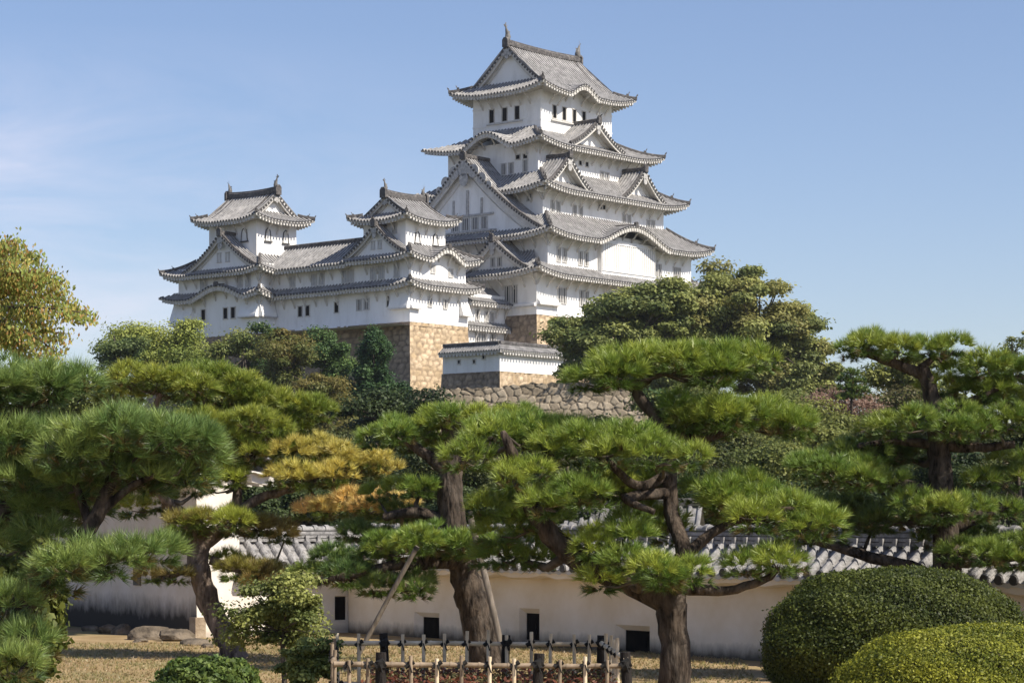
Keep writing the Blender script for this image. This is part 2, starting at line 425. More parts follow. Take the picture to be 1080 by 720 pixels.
def window(b, ax, plane, a, z, w, h, style='lattice', nb=3):
    m = MB(); t = .07
    if style == 'arch':
        # bell shaped window
        def prof(k, gr):
            pts = []
            for (xx, zz) in ((-.55,-.5),(-.47,-.2),(-.44,.15),(-.36,.36),(-.18,.47),(0,.56),(.18,.47),(.36,.36),(.44,.15),(.47,-.2),(.55,-.5)):
                pts.append(face_pt(ax, plane, a+xx*(w+gr), k, z+zz*(h+gr)))
            return pts
        A0, A1, B1, B0 = prof(.0, .13), prof(.1, .13), prof(.12, 0), prof(.02, 0)
        m.grid([A0, A1, B1, B0]); fbox(m, ax, plane, a-w*.75, a+w*.75, 0, .2, z-h*.5-.17, z-h*.5-.05)
        o = b.part('window', m, M['tile_dark'])
        q = MB(); q.add(B0, [tuple(range(len(B0)))])
        for k in (-.22, 0, .22): fbox(q, ax, plane, a+k*w-.03, a+k*w+.03, .015, .06, z-h*.5, z+h*.38)
        b.part('pane', q, M['plaster'], o); return o
    fbox(m, ax, plane, a-w/2-t, a-w/2, 0, .09, z-h/2, z+h/2); fbox(m, ax, plane, a+w/2, a+w/2+t, 0, .09, z-h/2, z+h/2)
    fbox(m, ax, plane, a-w/2-t-.03, a+w/2+t+.03, 0, .12, z-h/2-.1, z-h/2); fbox(m, ax, plane, a-w/2-t-.03, a+w/2+t+.03, 0, .12, z+h/2, z+h/2+.1)
    if style in ('lattice', 'shutter', 'bay'):
        for i in range(nb):
            c = a-w/2+w*(i+.5)/nb; hw = w/nb*(.22 if style != 'bay' else .3)
            fbox(m, ax, plane, c-hw, c+hw, .01, .06, z-h/2, z+h/2)
    o = b.part('window', m, M['bar'] if style in ('lattice', 'shutter') else (M['plaster'] if style == 'bay' else M['trim']))
    q = MB(); fbox(q, ax, plane, a-w/2, a+w/2, -.2, .012, z-h/2, z+h/2)
    b.part('pane', q, M['pane_grey'] if style == 'shutter' else (M['bar'] if style == 'bay' else M['pane']), o)
    return o

def wall(b, x0, y0, x1, y1, z0, z1, name='wall', bands=()):
    m = MB(); m.box(x0, y0, z0, x1, y1, z1)
    for zz in bands: m.box(x0-.05, y0-.05, zz-.11, x1+.05, y1+.05, zz+.11)
    return b.part(name, m, M['plaster'])

def drop_bay(b, ax, plane, a0, a1, z0, z1, out, name='stone_drop_bay'):
    """a skirt-like projecting bay, flaring out downwards"""
    m = MB(); pr = [(0, z1), (out*.55, (z0+z1)/2), (out, z0+.22), (out, z0), (0, z0-.02)]
    m.grid([[face_pt(ax, plane, a, o, z) for a in (a0, a1)] for (o, z) in pr])
    for a in (a0, a1): m.add([face_pt(ax, plane, a, o, z) for (o, z) in pr], [tuple(range(5))])
    fbox(m, ax, plane, a0-.05, a1+.05, 0, out+.08, z0-.12, z0, 1)
    return b.part(name, m, [M['plaster'], M['tile_joint']])

def fish(b, roof, x, y, z, ax, sgn, s=1.0):
    """roof-end fish: body rising from the ridge end, tail in the air"""
    m = MB(); d = lambda a, zz, off=0: ((x+sgn*a, y+off, z+zz) if ax == 'x' else (x+off, y+sgn*a, z+zz))
    m.tube([d(.05*s, 0), d(-.1*s, .35*s), d(-.02*s, .8*s), d(.18*s, 1.2*s), d(.25*s, 1.5*s)], [.34*s, .36*s, .26*s, .15*s, .07*s], 8)
    for k in (-1, 0, 1):
        m.add([d(.2*s, 1.35*s), d((.1+.3*k)*s+.1*s, 2.05*s-.25*abs(k)*s), d((.25+.3*k)*s+.1*s, 1.95*s-.25*abs(k)*s, .06), d(.3*s, 1.35*s, .05)], [(0,1,2,3)])
    for zz in (.4, .75): m.add([d(-.1*s-.2*s, zz*s), d(-.55*s, (zz+.3)*s), d(-.1*s, (zz+.3)*s), d(-.2*s, zz*s, .08)], [(0,1,2),(0,2,3)])
    b.part('fish_ornament', m, M['fish'], roof)

def irimoya(b, eave, ze, rise, o, axis, gd, F=.5, Lf=5.0, bumps={}, fish_s=1.0, conc=.38, board=.42, p=.48, orn=.8):
    """hip-and-gable roof. axis 'x': ridge along x. gd: distance of the gable edge from the end eave"""
    x0, y0, x1, y1 = eave
    half = ((y1-y0) if axis == 'x' else (x1-x0))/2
    r = Roof(ze, rise, half, o, F, Lf, p=p, conc=conc, orn=orn)
    zr = ze+rise
    S = {'L': ((x0, y1), (x0, y0), (1, 0)), 'F': ((x0, y0), (x1, y0), (0, 1)), 'R': ((x1, y0), (x1, y1), (-1, 0)), 'K': ((x1, y1), (x0, y1), (0, -1))}
    main = 'FK' if axis == 'x' else 'LR'
    for k, (A, B, n) in S.items():
        if k in main: r.side(A, B, n, half, bumps=bumps.get(k, ()), gcut=gd, far='AB')
        else: r.side(A, B, n, gd+.9, bumps=bumps.get(k, ()), far='AB')
    for (C, dn) in (((x0,y0),(1,1)), ((x1,y0),(-1,1)), ((x0,y1),(1,-1)), ((x1,y1),(-1,-1))): r.hipridge(C, dn, gd)
    # gable ends
    EG = []
    zg = lambda d: r.z(d, d) if False else ze+rise*((1-conc)*(d/half)+conc*(d/half)**2)
    for end in (0, 1):
        e = MB(); g = MB(); RR = MB(); EG.append((e, g)); r.more.append(('rake_ridge', RR))
        for sd in (-1, 1):
            ds = [gd*.55+(half-gd*.55)*k/12 for k in range(13)]
            def Q(d, t, z):
                a = sd*(half-d)
                if axis == 'x':
                    xx = x0+gd+t if end == 0 else x1-gd-t
                    return (xx, (y0+y1)/2+a, z)
                yy = y0+gd+t if end == 0 else y1-gd-t
                return ((x0+x1)/2+a, yy, z)
            nrm = ((-1 if end == 0 else 1), 0, 0) if axis == 'x' else (0, (-1 if end == 0 else 1), 0)
            r.t.grid([[Q(d, 0, zg(d)+.08) for d in ds], [Q(d, 0, zg(d)-.2) for d in ds]], 1)
            nd_ = int((half-gd*.55)*1.3/.5)
            for i in range(nd_):
                d = gd*.55+(half-gd*.55)*(i+.5)/nd_
                r.t.disc(Q(d, 0, zg(d)-.0), nrm, .16, .07, 7, 2)
            RR.sweep([Q(d, .3, zg(d)+.05) for d in ds], .32, .24)
            RR.sweep([Q(d, 1.1, zg(d)+.05) for d in ds[1:]], .28, .2)
            e.grid([[Q(d, .02, zg(d)-.12) for d in ds], [Q(d, .13, zg(d)-.12) for d in ds], [Q(d, .13, zg(d)-.12-board) for d in ds], [Q(d, .27, zg(d)-.12-board) for d in ds],
                    [Q(d, .27, zg(d)-.2) for d in ds], [Q(d, .72, zg(d)-.2) for d in ds]], 0)
            zb = zg(gd)-.3
            e.grid([[Q(d, .7, zg(d)-.15) for d in ds], [Q(d, .7, min(zb, zg(d)-.15)) for d in ds]], 1)
            d2 = [half*.55+half*.4*k/5 for k in range(6)]
            e.sweep([Q(d, .66, zg(d)-.12-board-.35) for d in d2], .1, .12)
        zc = zr-.12-board-.15; s_ = rise*.16
        for (a, dz, rr) in ((0,0,.5),(0,-.6,.3),(-.6,-.3,.3),(.6,-.3,.3)):
            def G2(k, t):
                aa = (a+rr*math.cos(k*math.pi/6))*s_; zz = zc+(dz+rr*math.sin(k*math.pi/6))*s_
                if axis == 'x': return ((x0+gd+t if end == 0 else x1-gd-t), (y0+y1)/2+aa, zz)
                return ((x0+x1)/2+aa, (y0+gd+t if end == 0 else y1-gd-t), zz)
            pts = [G2(k, .0) for k in range(12)]+[G2(k, .2) for k in range(12)]
            g.add(pts, [tuple(range(12))]+[(k, (k+1) % 12, 12+(k+1) % 12, 12+k) for k in range(12)])
    ro = r.parts(b)
    for e, g in EG: b.part('gable_board', e, [M['trim'], M['plaster']], ro); b.part('gable_pendant', g, M['carve'], ro)
    rd = MB()
    if axis == 'x': ym = (y0+y1)/2; pts = [(x0+gd-.1+(x1-x0-2*gd+.2)*k/8, ym, zr-.05+.18*abs(k/4-1)**2) for k in range(9)]
    else: xm = (x0+x1)/2; pts = [(xm, y0+gd-.1+(y1-y0-2*gd+.2)*k/8, zr-.05+.18*abs(k/4-1)**2) for k in range(9)]
    rd.sweep(pts, .5, .62); rd.sweep([np.array(q)+[0,0,.52] for q in pts], .3, .2)
    for q, sg in ((pts[0], -1), (pts[-1], 1)):
        dv = np.array([sg, 0, 0]) if axis == 'x' else np.array([0, sg, 0])
        rd.sweep([np.array(q)-dv*.1-[0,0,.3], np.array(q)+dv*.18-[0,0,.3]], .85, 1.15)
    b.part('ridge', rd, M['tile_dark2'], ro)
    for q, sg in ((pts[0], -1), (pts[-1], 1)): fish(b, ro, q[0]-(sg*.3 if axis == 'x' else 0), q[1]-(sg*.3 if axis == 'y' else 0), q[2]+.6, axis, sg, fish_s)
    return ro

# ------------------------------------------------------------------ stone faces
def voro(U, V, cu, cv, seed, jv=.7):
    """jittered grid cells: returns edge distance (0 at joints) and a random number of the cell"""
    R = np.random.default_rng(seed); S = 256
    jx = R.random((S, S)); jy = R.random((S, S)); cr = R.random((S, S))
    x = U/cu; y = V/cv; xi = np.floor(x).astype(int); yi = np.floor(y).astype(int)
    d1 = np.full(x.shape, 9.0); d2 = np.full(x.shape, 9.0); cc = np.zeros(x.shape)
    for i in (-2, -1, 0, 1, 2):
        for j in (-2, -1, 0, 1, 2):
            a = (xi+i) % S; b_ = (yi+j) % S
            dx = xi+i+.5+.85*(jx[a, b_]-.5)+.5*((yi+j) % 2)-x; dy = yi+j+.5+jv*(jy[a, b_]-.5)-y
            d = np.sqrt(dx*dx+dy*dy); nr = d < d1
            d2 = np.where(nr, d1, np.minimum(d2, d)); cc = np.where(nr, cr[a, b_], cc); d1 = np.where(nr, d, d1)
    return d2-d1, cc

def stone_face(name, parent, org, A, B, nrm, z0, ztop, batter, cu, cv, cols, res=.2, disp=.14, seed=1, joint=.35):
    """A,B: top edge ends (x,y); nrm outward; wall leans out by batter at the bottom; ztop may be a function of s"""
    A = np.array(A, float); B = np.array(B, float); nrm = np.array(nrm, float); L = np.linalg.norm(B-A); u = (B-A)/L
    zt = ztop if callable(ztop) else (lambda s: ztop+0*s)
    nu = max(4, int(L/res)); hmax = float(np.max(zt(np.linspace(0, L, 50))))-z0; nv = max(4, int(hmax/res))
    s, q = np.meshgrid(np.linspace(0, L, nu+1), np.linspace(0, 1, nv+1), indexing='ij')
    H = zt(s)-z0; z = z0+q*H
    e, c = voro(s+seed*17, z+seed*5, cu, cv, seed, .7 if cv > .615 else .42)
    k = np.clip(e/joint, 0, 1); k = k*k*(3-2*k)
    fade = np.clip(np.minimum(s, L-s)/.25, 0, 1)
    o = batter*(1-q)**1.6+(disp*(k-1)+(c-.5)*disp*.7)*fade
    # battered neighbours lean out too, so widen towards the bottom
    sw = (s/L-.5)*2*batter*(1-q)**1.6
    P = A[None, None, :]+u*(s+sw)[..., None]+nrm*o[..., None]
    V = np.concatenate([P, z[..., None]], -1).reshape(-1, 3)
    idx = np.arange((nu+1)*(nv+1)).reshape(nu+1, nv+1)
    Fa = np.stack([idx[:-1, :-1], idx[1:, :-1], idx[1:, 1:], idx[:-1, 1:]], -1).reshape(-1, 4)
    c0, c1, cj = (np.array(x) for x in cols)
    col = c0+(c1-c0)*c[..., None]; col = col*(.35+.65*k)[..., None] if cj is None else cj+(col-cj)*k[..., None]
    return mesh_np(name, V, Fa, M['stone'], parent, col.reshape(-1, 3), org)

# ------------------------------------------------------------------ ground
def hill_z(X, Y):
    dx = X+8; dy = Y-300
    d = np.sqrt((dx/1.25)**2+dy**2)
    t = np.clip((125-d)/52, 0, 1); return 12.5*(t*t*(3-2*t))
gx = np.concatenate([np.linspace(-3000, -200, 15), np.linspace(-180, 180, 121), np.linspace(200, 3000, 15)])
gy = np.concatenate([np.linspace(-300, 0, 7), np.linspace(3, 420, 140), np.linspace(450, 5000, 16)])
GX, GY = np.meshgrid(gx, gy, indexing='ij'); GZ = hill_z(GX, GY)
GZ = GZ + np.where(GY > 75, .25*np.sin(GX*.23)*np.sin(GY*.19), 0)
idx = np.arange(GX.size).reshape(GX.shape)
gf = np.stack([idx[:-1, :-1], idx[1:, :-1], idx[1:, 1:], idx[:-1, 1:]], -1).reshape(-1, 4)
M['ground'] = noise_mat('dry_lawn', (.24,.165,.075), (.40,.285,.15), .9, .95, bump=.5, bscale=14, c3=(.115,.125,.035), c3_scale=.45, c3_amt=.9)
_N, _L = M['ground'].node_tree.nodes, M['ground'].node_tree.links; _P = _N['Principled BSDF']
_src = _P.inputs['Base Color'].links[0].from_socket
_tc = _N.new('ShaderNodeTexCoord'); _sp = _N.new('ShaderNodeSeparateXYZ'); _L.new(_tc.outputs['Object'], _sp.inputs[0])
_mr = _N.new('ShaderNodeMapRange'); _mr.inputs[1].default_value = 50; _mr.inputs[2].default_value = 58; _L.new(_sp.outputs['Y'], _mr.inputs[0])
_n = _N.new('ShaderNodeTexNoise'); _n.inputs['Scale'].default_value = .5; _n.inputs['Detail'].default_value = 8; _L.new(_tc.outputs['Object'], _n.inputs['Vector'])
_r = _N.new('ShaderNodeValToRGB'); _r.color_ramp.elements[0].color = (.022, .03, .010, 1); _r.color_ramp.elements[1].color = (.075, .075, .03, 1); _r.color_ramp.elements[0].position = .35; _r.color_ramp.elements[1].position = .7
_L.new(_n.outputs['Fac'], _r.inputs['Fac'])
_mx = _N.new('ShaderNodeMix'); _mx.data_type = 'RGBA'; _L.new(_mr.outputs[0], _mx.inputs[0]); _L.new(_src, _mx.inputs[6]); _L.new(_r.outputs['Color'], _mx.inputs[7]); _L.new(_mx.outputs[2], _P.inputs['Base Color'])
tag(mesh_np('ground', np.stack([GX, GY, GZ], -1).reshape(-1, 3), gf, M['ground'], smooth=True), kind='structure')

# ------------------------------------------------------------------ the main keep
K = Bld('castle_keep', (15.0, 10.5, 25.2), 'tall white five tiered castle keep with grey tiled gabled roofs on the hilltop', 'castle')
wall(K, 0, 0, 31.6, 21, 25.2, 30.6); wall(K, 2.0, .02, 29.64, 20.6, 29.0, 35.2); wall(K, 3.8, 2.2, 26.95, 18.4, 35.0, 40.5)
wall(K, 5.25, 4.1, 24.9, 17.9, 40.2, 45.9); wall(K, 8.8, 6.6, 22.35, 17.05, 46.0, 53.3, bands=(51.0, 48.9))
# tier 1
r = skirt(K, (-1.95, -1.95, 33.5, 23), {'L': 4.0, 'F': 2.0, 'R': 3.9}, 29.65, 1.75, 2.6, 1.95, 'LFR'); t1 = r.parts(K)
gable(K, 'L', 5.5, 6.0, 29.95, 3.9, -1.35, 2.2, win=1, parent=t1, board=.55)
# tier 2
r = skirt(K, (.05, -2.0, 31.7, 22.5), {'L': 3.8, 'F': 4.2, 'R': 4.8}, 34.2, 3.1, 4.2, 2.0, 'LFR', bumps={'F': [(16.0, 7.4, 2.15)]}); t2 = r.parts(K)
gable(K, 'L', 11.6, 12.6, 34.5, 9.5, .75, 5.4, parent=t2, board=.95, ped=.8, ridge_w=.55, foot=.97)
rr = MB(); rr.sweep([(16.05, -1.9, 36.3), (16.05, 2.2, 36.45)], .4, .35); rr.sweep([(16.05, -2.05, 36.3), (16.05, -1.7, 36.3)], .5, .6); K.part('dormer_ridge', rr, M['tile_dark2'], t2)
m = MB(); fbox(m, 'L', 1.55, 7.6, 15.4, 0, .16, 37.15, 37.4); fbox(m, 'L', 1.55, 11.4, 11.75, 0, .14, 37.4, 40.2); fbox(m, 'L', 1.55, 7.2, 15.6, 0, .2, 35.3, 35.5)
for a in (9.3, 13.6): fbox(m, 'L', 1.55, a, a+.25, 0, .12, 37.4, 39.2)
K.part('pediment_beam', m, M['carve'], t2)
# tier 3
r = skirt(K, (1.8, .2, 29.6, 20.3), {'L': 3.6, 'F': 4.1, 'R': 4.9}, 39.75, 2.75, 3.9, 2.0, 'LFR'); t3 = r.parts(K)
gable(K, 'F', 6.9, 4.5, 39.95, 3.85, .65, 4.4, parent=t3, board=.5, ped=1.3)
gable(K, 'F', 21.3, 4.5, 39.95, 3.85, .65, 4.4, parent=t3, board=.5, ped=1.3)
# tier 4
r = skirt(K, (3.4, 2.15, 27.2, 20.6), {'L': 5.5, 'F': 4.6, 'R': 5.0}, 45.3, 2.3, 4.5, 2.0, 'LFR', bumps={'L': [(20.6-10.6, 4.3, 1.75)]}); t4 = r.parts(K)
gable(K, 'F', 14.9, 5.1, 45.85, 3.1, 2.7, 6.8, parent=t4, board=.5, ped=1.3)
# top roof
t5 = irimoya(K, (6.75, 4.55, 24.6, 19.1), 52.2, 5.9, 2.05, 'x', 2.0, F=.8, Lf=5.5, bumps={'F': [(8.0, 3.0, 1.25)]}, fish_s=1.0)
for a in (11.3, 13.1, 15.02, 16.86): window(K, 'F', 6.6, a, 50.05, .62, 1.5, 'plain')
for a in (14.09, 12.08, 10.16): window(K, 'L', 8.8, a, 50.0, .7, 1.55, 'plain')
for a in (12.2, 14.05, 15.95, 17.8):   # sliding shutters between the openings
    m = MB(); fbox(m, 'F', 6.6, a-.45, a+.45, 0, .06, 49.25, 50.85); K.part('shutter', m, M['plaster'])
for a in (13.1, 11.1, 9.2):
    m = MB(); fbox(m, 'L', 8.8, a-.5, a+.5, 0, .06, 49.2, 50.8); K.part('shutter', m, M['plaster'])
m = MB(); fbox(m, 'L', 8.8, 9.3, 14.8, 0, .25, 48.95, 49.12); K.part('sill', m, M['bar'])
m = MB(); fbox(m, 'F', 6.6, 10.6, 18.2, 0, .25, 48.95, 49.12); K.part('sill', m, M['bar'])
for (a, z, w, h) in ((9.24,42.85,.65,1.25),(8.11,42.85,.65,1.25),(5.98,42.95,.65,1.3),(7.08,44.07,.6,.5),(5.97,44.05,.6,.5)): window(K, 'L', 5.25, a, z, w, h, 'lattice' if h > 1 else 'plain')
for (a, z, w, h) in ((17.21,42.9,.6,1.1),(18.21,42.85,.6,1.1),(13.02,44.0,.5,.5),(14.28,43.98,.5,.5)): window(K, 'F', 4.1, a, z, w, h, 'lattice' if h > 1 else 'plain')
for (a, z, w, h) in ((5.52,37.95,.6,1.3),(6.55,37.95,.6,1.3),(9.59,37.85,.6,1.3),(10.71,37.85,.6,1.3),(14.4,38.85,.5,.5),(15.1,38.85,.5,.5),(19.0,37.8,.6,1.2),(20.0,37.8,.6,1.2),(23.83,37.6,.6,1.2),(24.79,37.6,.6,1.2)): window(K, 'F', 2.2, a, z, w, h, 'lattice' if h > 1 else 'plain')
window(K, 'L', 3.8, 4.14, 39.0, .7, .7, 'lattice')
for (a, z) in ((3.94,32.2),(5.02,32.2),(7.92,32.1),(8.98,32.1),(22.27,31.9),(23.13,31.9),(26.23,31.8),(27.08,31.8)): window(K, 'F', .02, a, z, .62, 1.5, 'lattice', 2)
m = MB(); fbox(m, 'F', .02, 11.2, 21.6, 0, .55, 30.4, 34.6); K.part('lattice_bay', m, M['plaster'])
window(K, 'F', -.53, 16.4, 32.6, 10.0, 3.1, 'bay', 24)
for (a, w) in ((13.46,1.1),(11.85,1.1),(10.4,1.0),(9.01,.9)): window(K, 'L', 1.54, a, 36.3, w, 1.35, 'lattice', 4)
for (a, z) in ((4.06,27.6),(4.92,27.6),(8.05,27.55),(9.03,27.55),(13,27.5),(14,27.5),(19,27.5),(20,27.5)): window(K, 'F', 0, a, z, .62, 1.7, 'lattice', 2)
for (a, z) in ((4.22,27.6),(3.22,27.6)): window(K, 'L', 0, a, z, .75, 1.9, 'lattice', 2)
drop_bay(K, 'F', 0, .1, 3.7, 26.4, 27.1, .45); drop_bay(K, 'L', 0, .1, 3.0, 26.2, 26.6, .3)
for (a, dz) in ((5.0, 0), (6.0, 0)): window(K, 'L', -.49, a, 31.35, .55, .9, 'lattice', 2)

# keep's stone base
TAN_LIT = ((.42,.31,.185), (.57,.44,.295), (.30,.22,.14)); GRY_SHADE = ((.25,.19,.13), (.36,.28,.20), (.17,.13,.095)); RGH = ((.22,.175,.12), (.40,.33,.24), (.11,.088,.062))  # same stone: sunlit faces tan, shaded faces greyer, the light put into colour
def stone_base(name, org, label, faces, cat='stone wall'):
    b = Bld(name, org, label, cat)
    for i, (A, B, n, z0, zt, bt, cu, cv, cols, res, dp) in enumerate(faces):
        stone_face('wall_face', b.root, org, A, B, n, z0, zt, bt, cu, cv, cols, res, dp, seed=abs(hash(label)) % 50+i if False else len(label)+i*7)
    m = MB(); xs = [p[0] for f in faces for p in f[:2]]; ys = [p[1] for f in faces for p in f[:2]]
    zt = min([f[4] for f in faces if not callable(f[4])] or [17])
    m.add([(x, y, zt-.05) for (x, y) in ((min(xs), min(ys)), (max(xs), min(ys)), (max(xs), max(ys)), (min(xs), max(ys)))], [(0,1,2,3)])
    b.part('top', m, M['tile_joint'])
    return b
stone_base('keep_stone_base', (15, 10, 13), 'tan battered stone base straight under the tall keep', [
    ((0, 21), (0, 0), (-1, 0), 13, 25.22, 3.0, 1.15, .62, GRY_SHADE, .17, .06), ((0, 0), (31.6, 0), (0, -1), 13, 25.22, 3.0, 1.15, .62, TAN_LIT, .17, .06)])

# ------------------------------------------------------------------ west tower (nearer, in the middle), gallery, north-west tower
W = Bld('castle_tower', (-13, 7.5, 23.5), 'small white tower with an arched undulating gable, nearest to the tall keep', 'castle tower')
wall(W, -17.6, 3.1, -8.15, 12.3, 23.4, 28.2); wall(W, -17.58, 3.12, -8.5, 12.2, 28.0, 31.0); wall(W, -16.6, 4.6, -10.2, 10.9, 30.8, 35.2)
r = skirt(W, (-18.9, 1.8, -6.85, 12.4), {'L': 1.3, 'F': 1.3, 'R': 1.6}, 27.25, .85, 1.4, 1.3, 'LFR', F=.5, Lf=3.8, orn=.6, ends={'L': (False, True), 'R': (True, False)}); r.parts(W)
r = skirt(W, (-18.9, 1.8, -7.0, 12.4), {'L': 2.4, 'F': 2.9, 'R': 3.2}, 30.25, 1.75, 2.8, 1.3, 'LFR', F=.55, Lf=3.8, orn=.6, bumps={'F': [(6.3, 3.1, 1.35)]}, ends={'L': (False, True), 'R': (True, False)}); w2 = r.parts(W)
gable(W, 'L', 7.6, 4.6, 30.75, 3.3, -18.5, -16.3, parent=w2, board=.4, ped=.6)
rr = MB(); rr.sweep([(-12.6, 1.85, 31.55), (-12.6, 4.7, 31.65)], .35, .32); rr.sweep([(-12.6, 1.7, 31.5), (-12.6, 2.0, 31.5)], .45, .55); W.part('dormer_ridge', rr, M['tile_dark2'], w2)
irimoya(W, (-17.9, 3.3, -8.9, 12.2), 34.55, 2.75, 1.3, 'x', 1.25, F=.58, Lf=3.8, orn=.6, fish_s=.62, board=.32)
for (a, z) in ((-14.41,25.7),(-11.93,25.65)): window(W, 'F', 3.1, a, z, .55, .9, 'lattice', 2)
for (a, z) in ((-13.9,29.3),(-11.0,29.1)): window(W, 'F', 3.12, a, z, .6, .8, 'shutter', 2)
for a in (-14.79, -11.87): window(W, 'F', 4.6, a, 32.75, .75, 1.15, 'arch')
window(W, 'L', -16.6, 6.19, 33.75, .6, 1.0, 'shutter', 2)
window(W, 'L', -17.58, 5.0, 29.0, .7, 1.3, 'shutter', 3); window(W, 'L', -17.6, 6.25, 25.75, .3, 1.1, 'plain')
drop_bay(W, 'L', -17.6, 3.1, 5.8, 24.9, 26.6, .5); drop_bay(W, 'F', 3.1, -9.6, -8.2, 24.6, 26.4, .6); drop_bay(W, 'F', 3.1, -17.6, -16.2, 24.9, 25.4, .35)
for (a) in (7.2, 8.2): window(W, 'L', -17.88, a, 31.9, .45, .8, 'shutter', 2)

G = Bld('castle_gallery', (-15, 18, 23.4), 'long low two storey white gallery joining the two small towers', 'castle gallery')
wall(G, -17.6, 12.31, -12.6, 24.0, 23.3, 28.2); wall(G, -17.58, 12.31, -12.6, 24.0, 28.0, 30.9)
r = Roof(27.2, .85, 1.4, 1.3, F=0, p=.48); r.side((-18.9, 23.6), (-18.9, 12.4), (1, 0), 1.3, (False, False)); r.parts(G)
r = Roof(30.05, 2.85, 3.8, 1.3, F=0, p=.48, conc=.15); r.side((-18.9, 24.4), (-18.9, 11.6), (1, 0), 3.8, (False, False)); r.side((-11.3, 11.6), (-11.3, 24.4), (-1, 0), 3.8, (False, False), brackets=False)
r.r.sweep([(-15.1, 11.4, 32.85), (-15.1, 24.6, 32.8)], .45, .5); r.parts(G)
for (a, z) in ((20.88,28.71),(17.48,28.72),(16.3,28.76),(8.47+4.3,28.86)): window(G, 'L', -17.58, a, z, .75, 1.3, 'shutter', 3)
for (a, z) in ((11.81,28.85),(8.47,28.9),(7.25,28.93)): window(W, 'L', -17.58, a, z, .75, 1.3, 'shutter', 3)
for (a, z) in ((19.65,25.4),(18.49,25.42),(13.99,25.53)): window(G, 'L', -17.6, a, z, .6, 1.1, 'plain')
for (a, z) in ((10.56,25.6),(9.45,25.63)): window(W, 'L', -17.6, a, z, .7, 1.1, 'lattice', 3)

N = Bld('castle_tower', (-15.4, 30.6, 23.2), 'leftmost white tower of the castle, its ridge facing sideways with two fish ornaments', 'castle tower')
wall(N, -20, 23.75, -10.8, 38.0, 23.0, 28.4); wall(N, -19.95, 23.8, -10.8, 37.2, 28.2, 31.0); wall(N, -18.5, 25.75, -12.2, 33.6, 30.6, 36.8)
r = skirt(N, (-21.25, 22.5, -9.5, 39.2), {'L': 1.3, 'F': 1.3}, 27.3, .95, 1.4, 1.25, 'LFK' if False else 'LF', F=.58, Lf=3.8, orn=.6, bumps={'L': [(39.2-29.6, 5.1, 1.35)]}, ends={'F': (True, False)}); n1 = r.parts(N)
rr = MB(); rr.sweep([(-21.2, 29.6, 28.6), (-19.8, 29.6, 28.7)], .35, .3); rr.sweep([(-21.35, 29.6, 28.55), (-21.0, 29.6, 28.55)], .45, .6); N.part('dormer_ridge', rr, M['tile_dark2'], n1)
r = skirt(N, (-21.3, 22.4, -9.4, 39.0), {'L': 3.0, 'F': 3.5, 'K': 3.0}, 30.05, 1.9, 3.0, 1.35, 'LFK', F=.58, Lf=3.8, orn=.6, ends={'F': (True, False), 'K': (False, True)}); n2 = r.parts(N)
gable(N, 'L', 29.3, 6.3, 30.4, 4.1, -20.9, -18.2, parent=n2, board=.45, ped=.65)
irimoya(N, (-20.0, 24.25, -10.7, 35.1), 36.05, 3.3, 1.5, 'y', 1.4, F=.58, Lf=3.8, orn=.6, fish_s=.72, board=.34)
for a in (32.89, 29.21, 27.96): window(N, 'L', -20, a, 25.58, .65, 1.2, 'plain')
for a in (33.01, 26.88, 25.55): window(N, 'L', -19.95, a, 29.05, .75, 1.25, 'shutter', 3)
window(N, 'L', -18.5, 27.69, 34.5, .9, 1.35, 'arch')
for a in (-16.74, -13.95): window(N, 'F', 25.75, a, 34.5, .8, 1.35, 'arch')
window(N, 'F', 25.75, -16.1, 36.0, .5, .4, 'lattice', 2)
drop_bay(N, 'L', -20, 23.8, 26.6, 25.0, 26.7, .55); drop_bay(N, 'L', -20, 34.6, 38.0, 24.6, 26.9, .8); drop_bay(N, 'F', 23.75, -20, -17.7, 25.0, 26.7, .5)
for a in (28.6, 30.0): window(N, 'L', -20.23, a, 31.9, .55, .95, 'shutter', 2)

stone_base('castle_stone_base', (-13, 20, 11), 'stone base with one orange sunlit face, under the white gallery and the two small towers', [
    ((-17.6, 24), (-17.6, 3.1), (-1, 0), 11, 23.42, 2.0, 1.05, .6, GRY_SHADE, .17, .07), ((-17.6, 3.1), (-8.15, 3.1), (0, -1), 11, 23.42, 2.0, 1.0, .6, TAN_LIT, .15, .09),
    ((-20.05, 41), (-20.05, 23.7), (-1, 0), 11, 23.05, 2.0, 1.05, .6, GRY_SHADE, .17, .07), ((-20.05, 23.7), (-17.5, 23.7), (0, -1), 11, 23.05, 1.5, 1.0, .6, TAN_LIT, .17, .09)])

# ------------------------------------------------------------------ little passage between the west tower and the keep
Pp = Bld('castle_passage', (-4, 7, 18), 'narrow white two storey passage wedged between the small tower and the tall keep', 'castle passage')
wall(Pp, -8.4, 4.58, -.03, 9, 17.0, 23.6); wall(Pp, -8.3, 4.62, -.03, 8.9, 23.5, 27.4)
r = Roof(26.35, 1.2, 2.0, 1.0, F=0, p=.48); r.side((-7.4, 3.5), (1.0, 3.5), (0, 1), 3.0, (False, False)); r.parts(Pp)
r = Roof(23.6, .7, 1.1, .95, F=0, p=.48); r.side((-7.9, 3.6), (.9, 3.6), (0, 1), 1.0, (False, False)); r.parts(Pp)
for (a, z) in ((-4.84,25.04),(-3.22,24.95),(-2.32,24.95)): window(Pp, 'F', 4.62, a, z, .6, 1.0, 'lattice', 2)
for (a, z) in ((-4.84,22.46),(-3.95,22.48),(-2.32,22.55)): window(Pp, 'F', 4.58, a, z, .6, .95, 'lattice', 2)

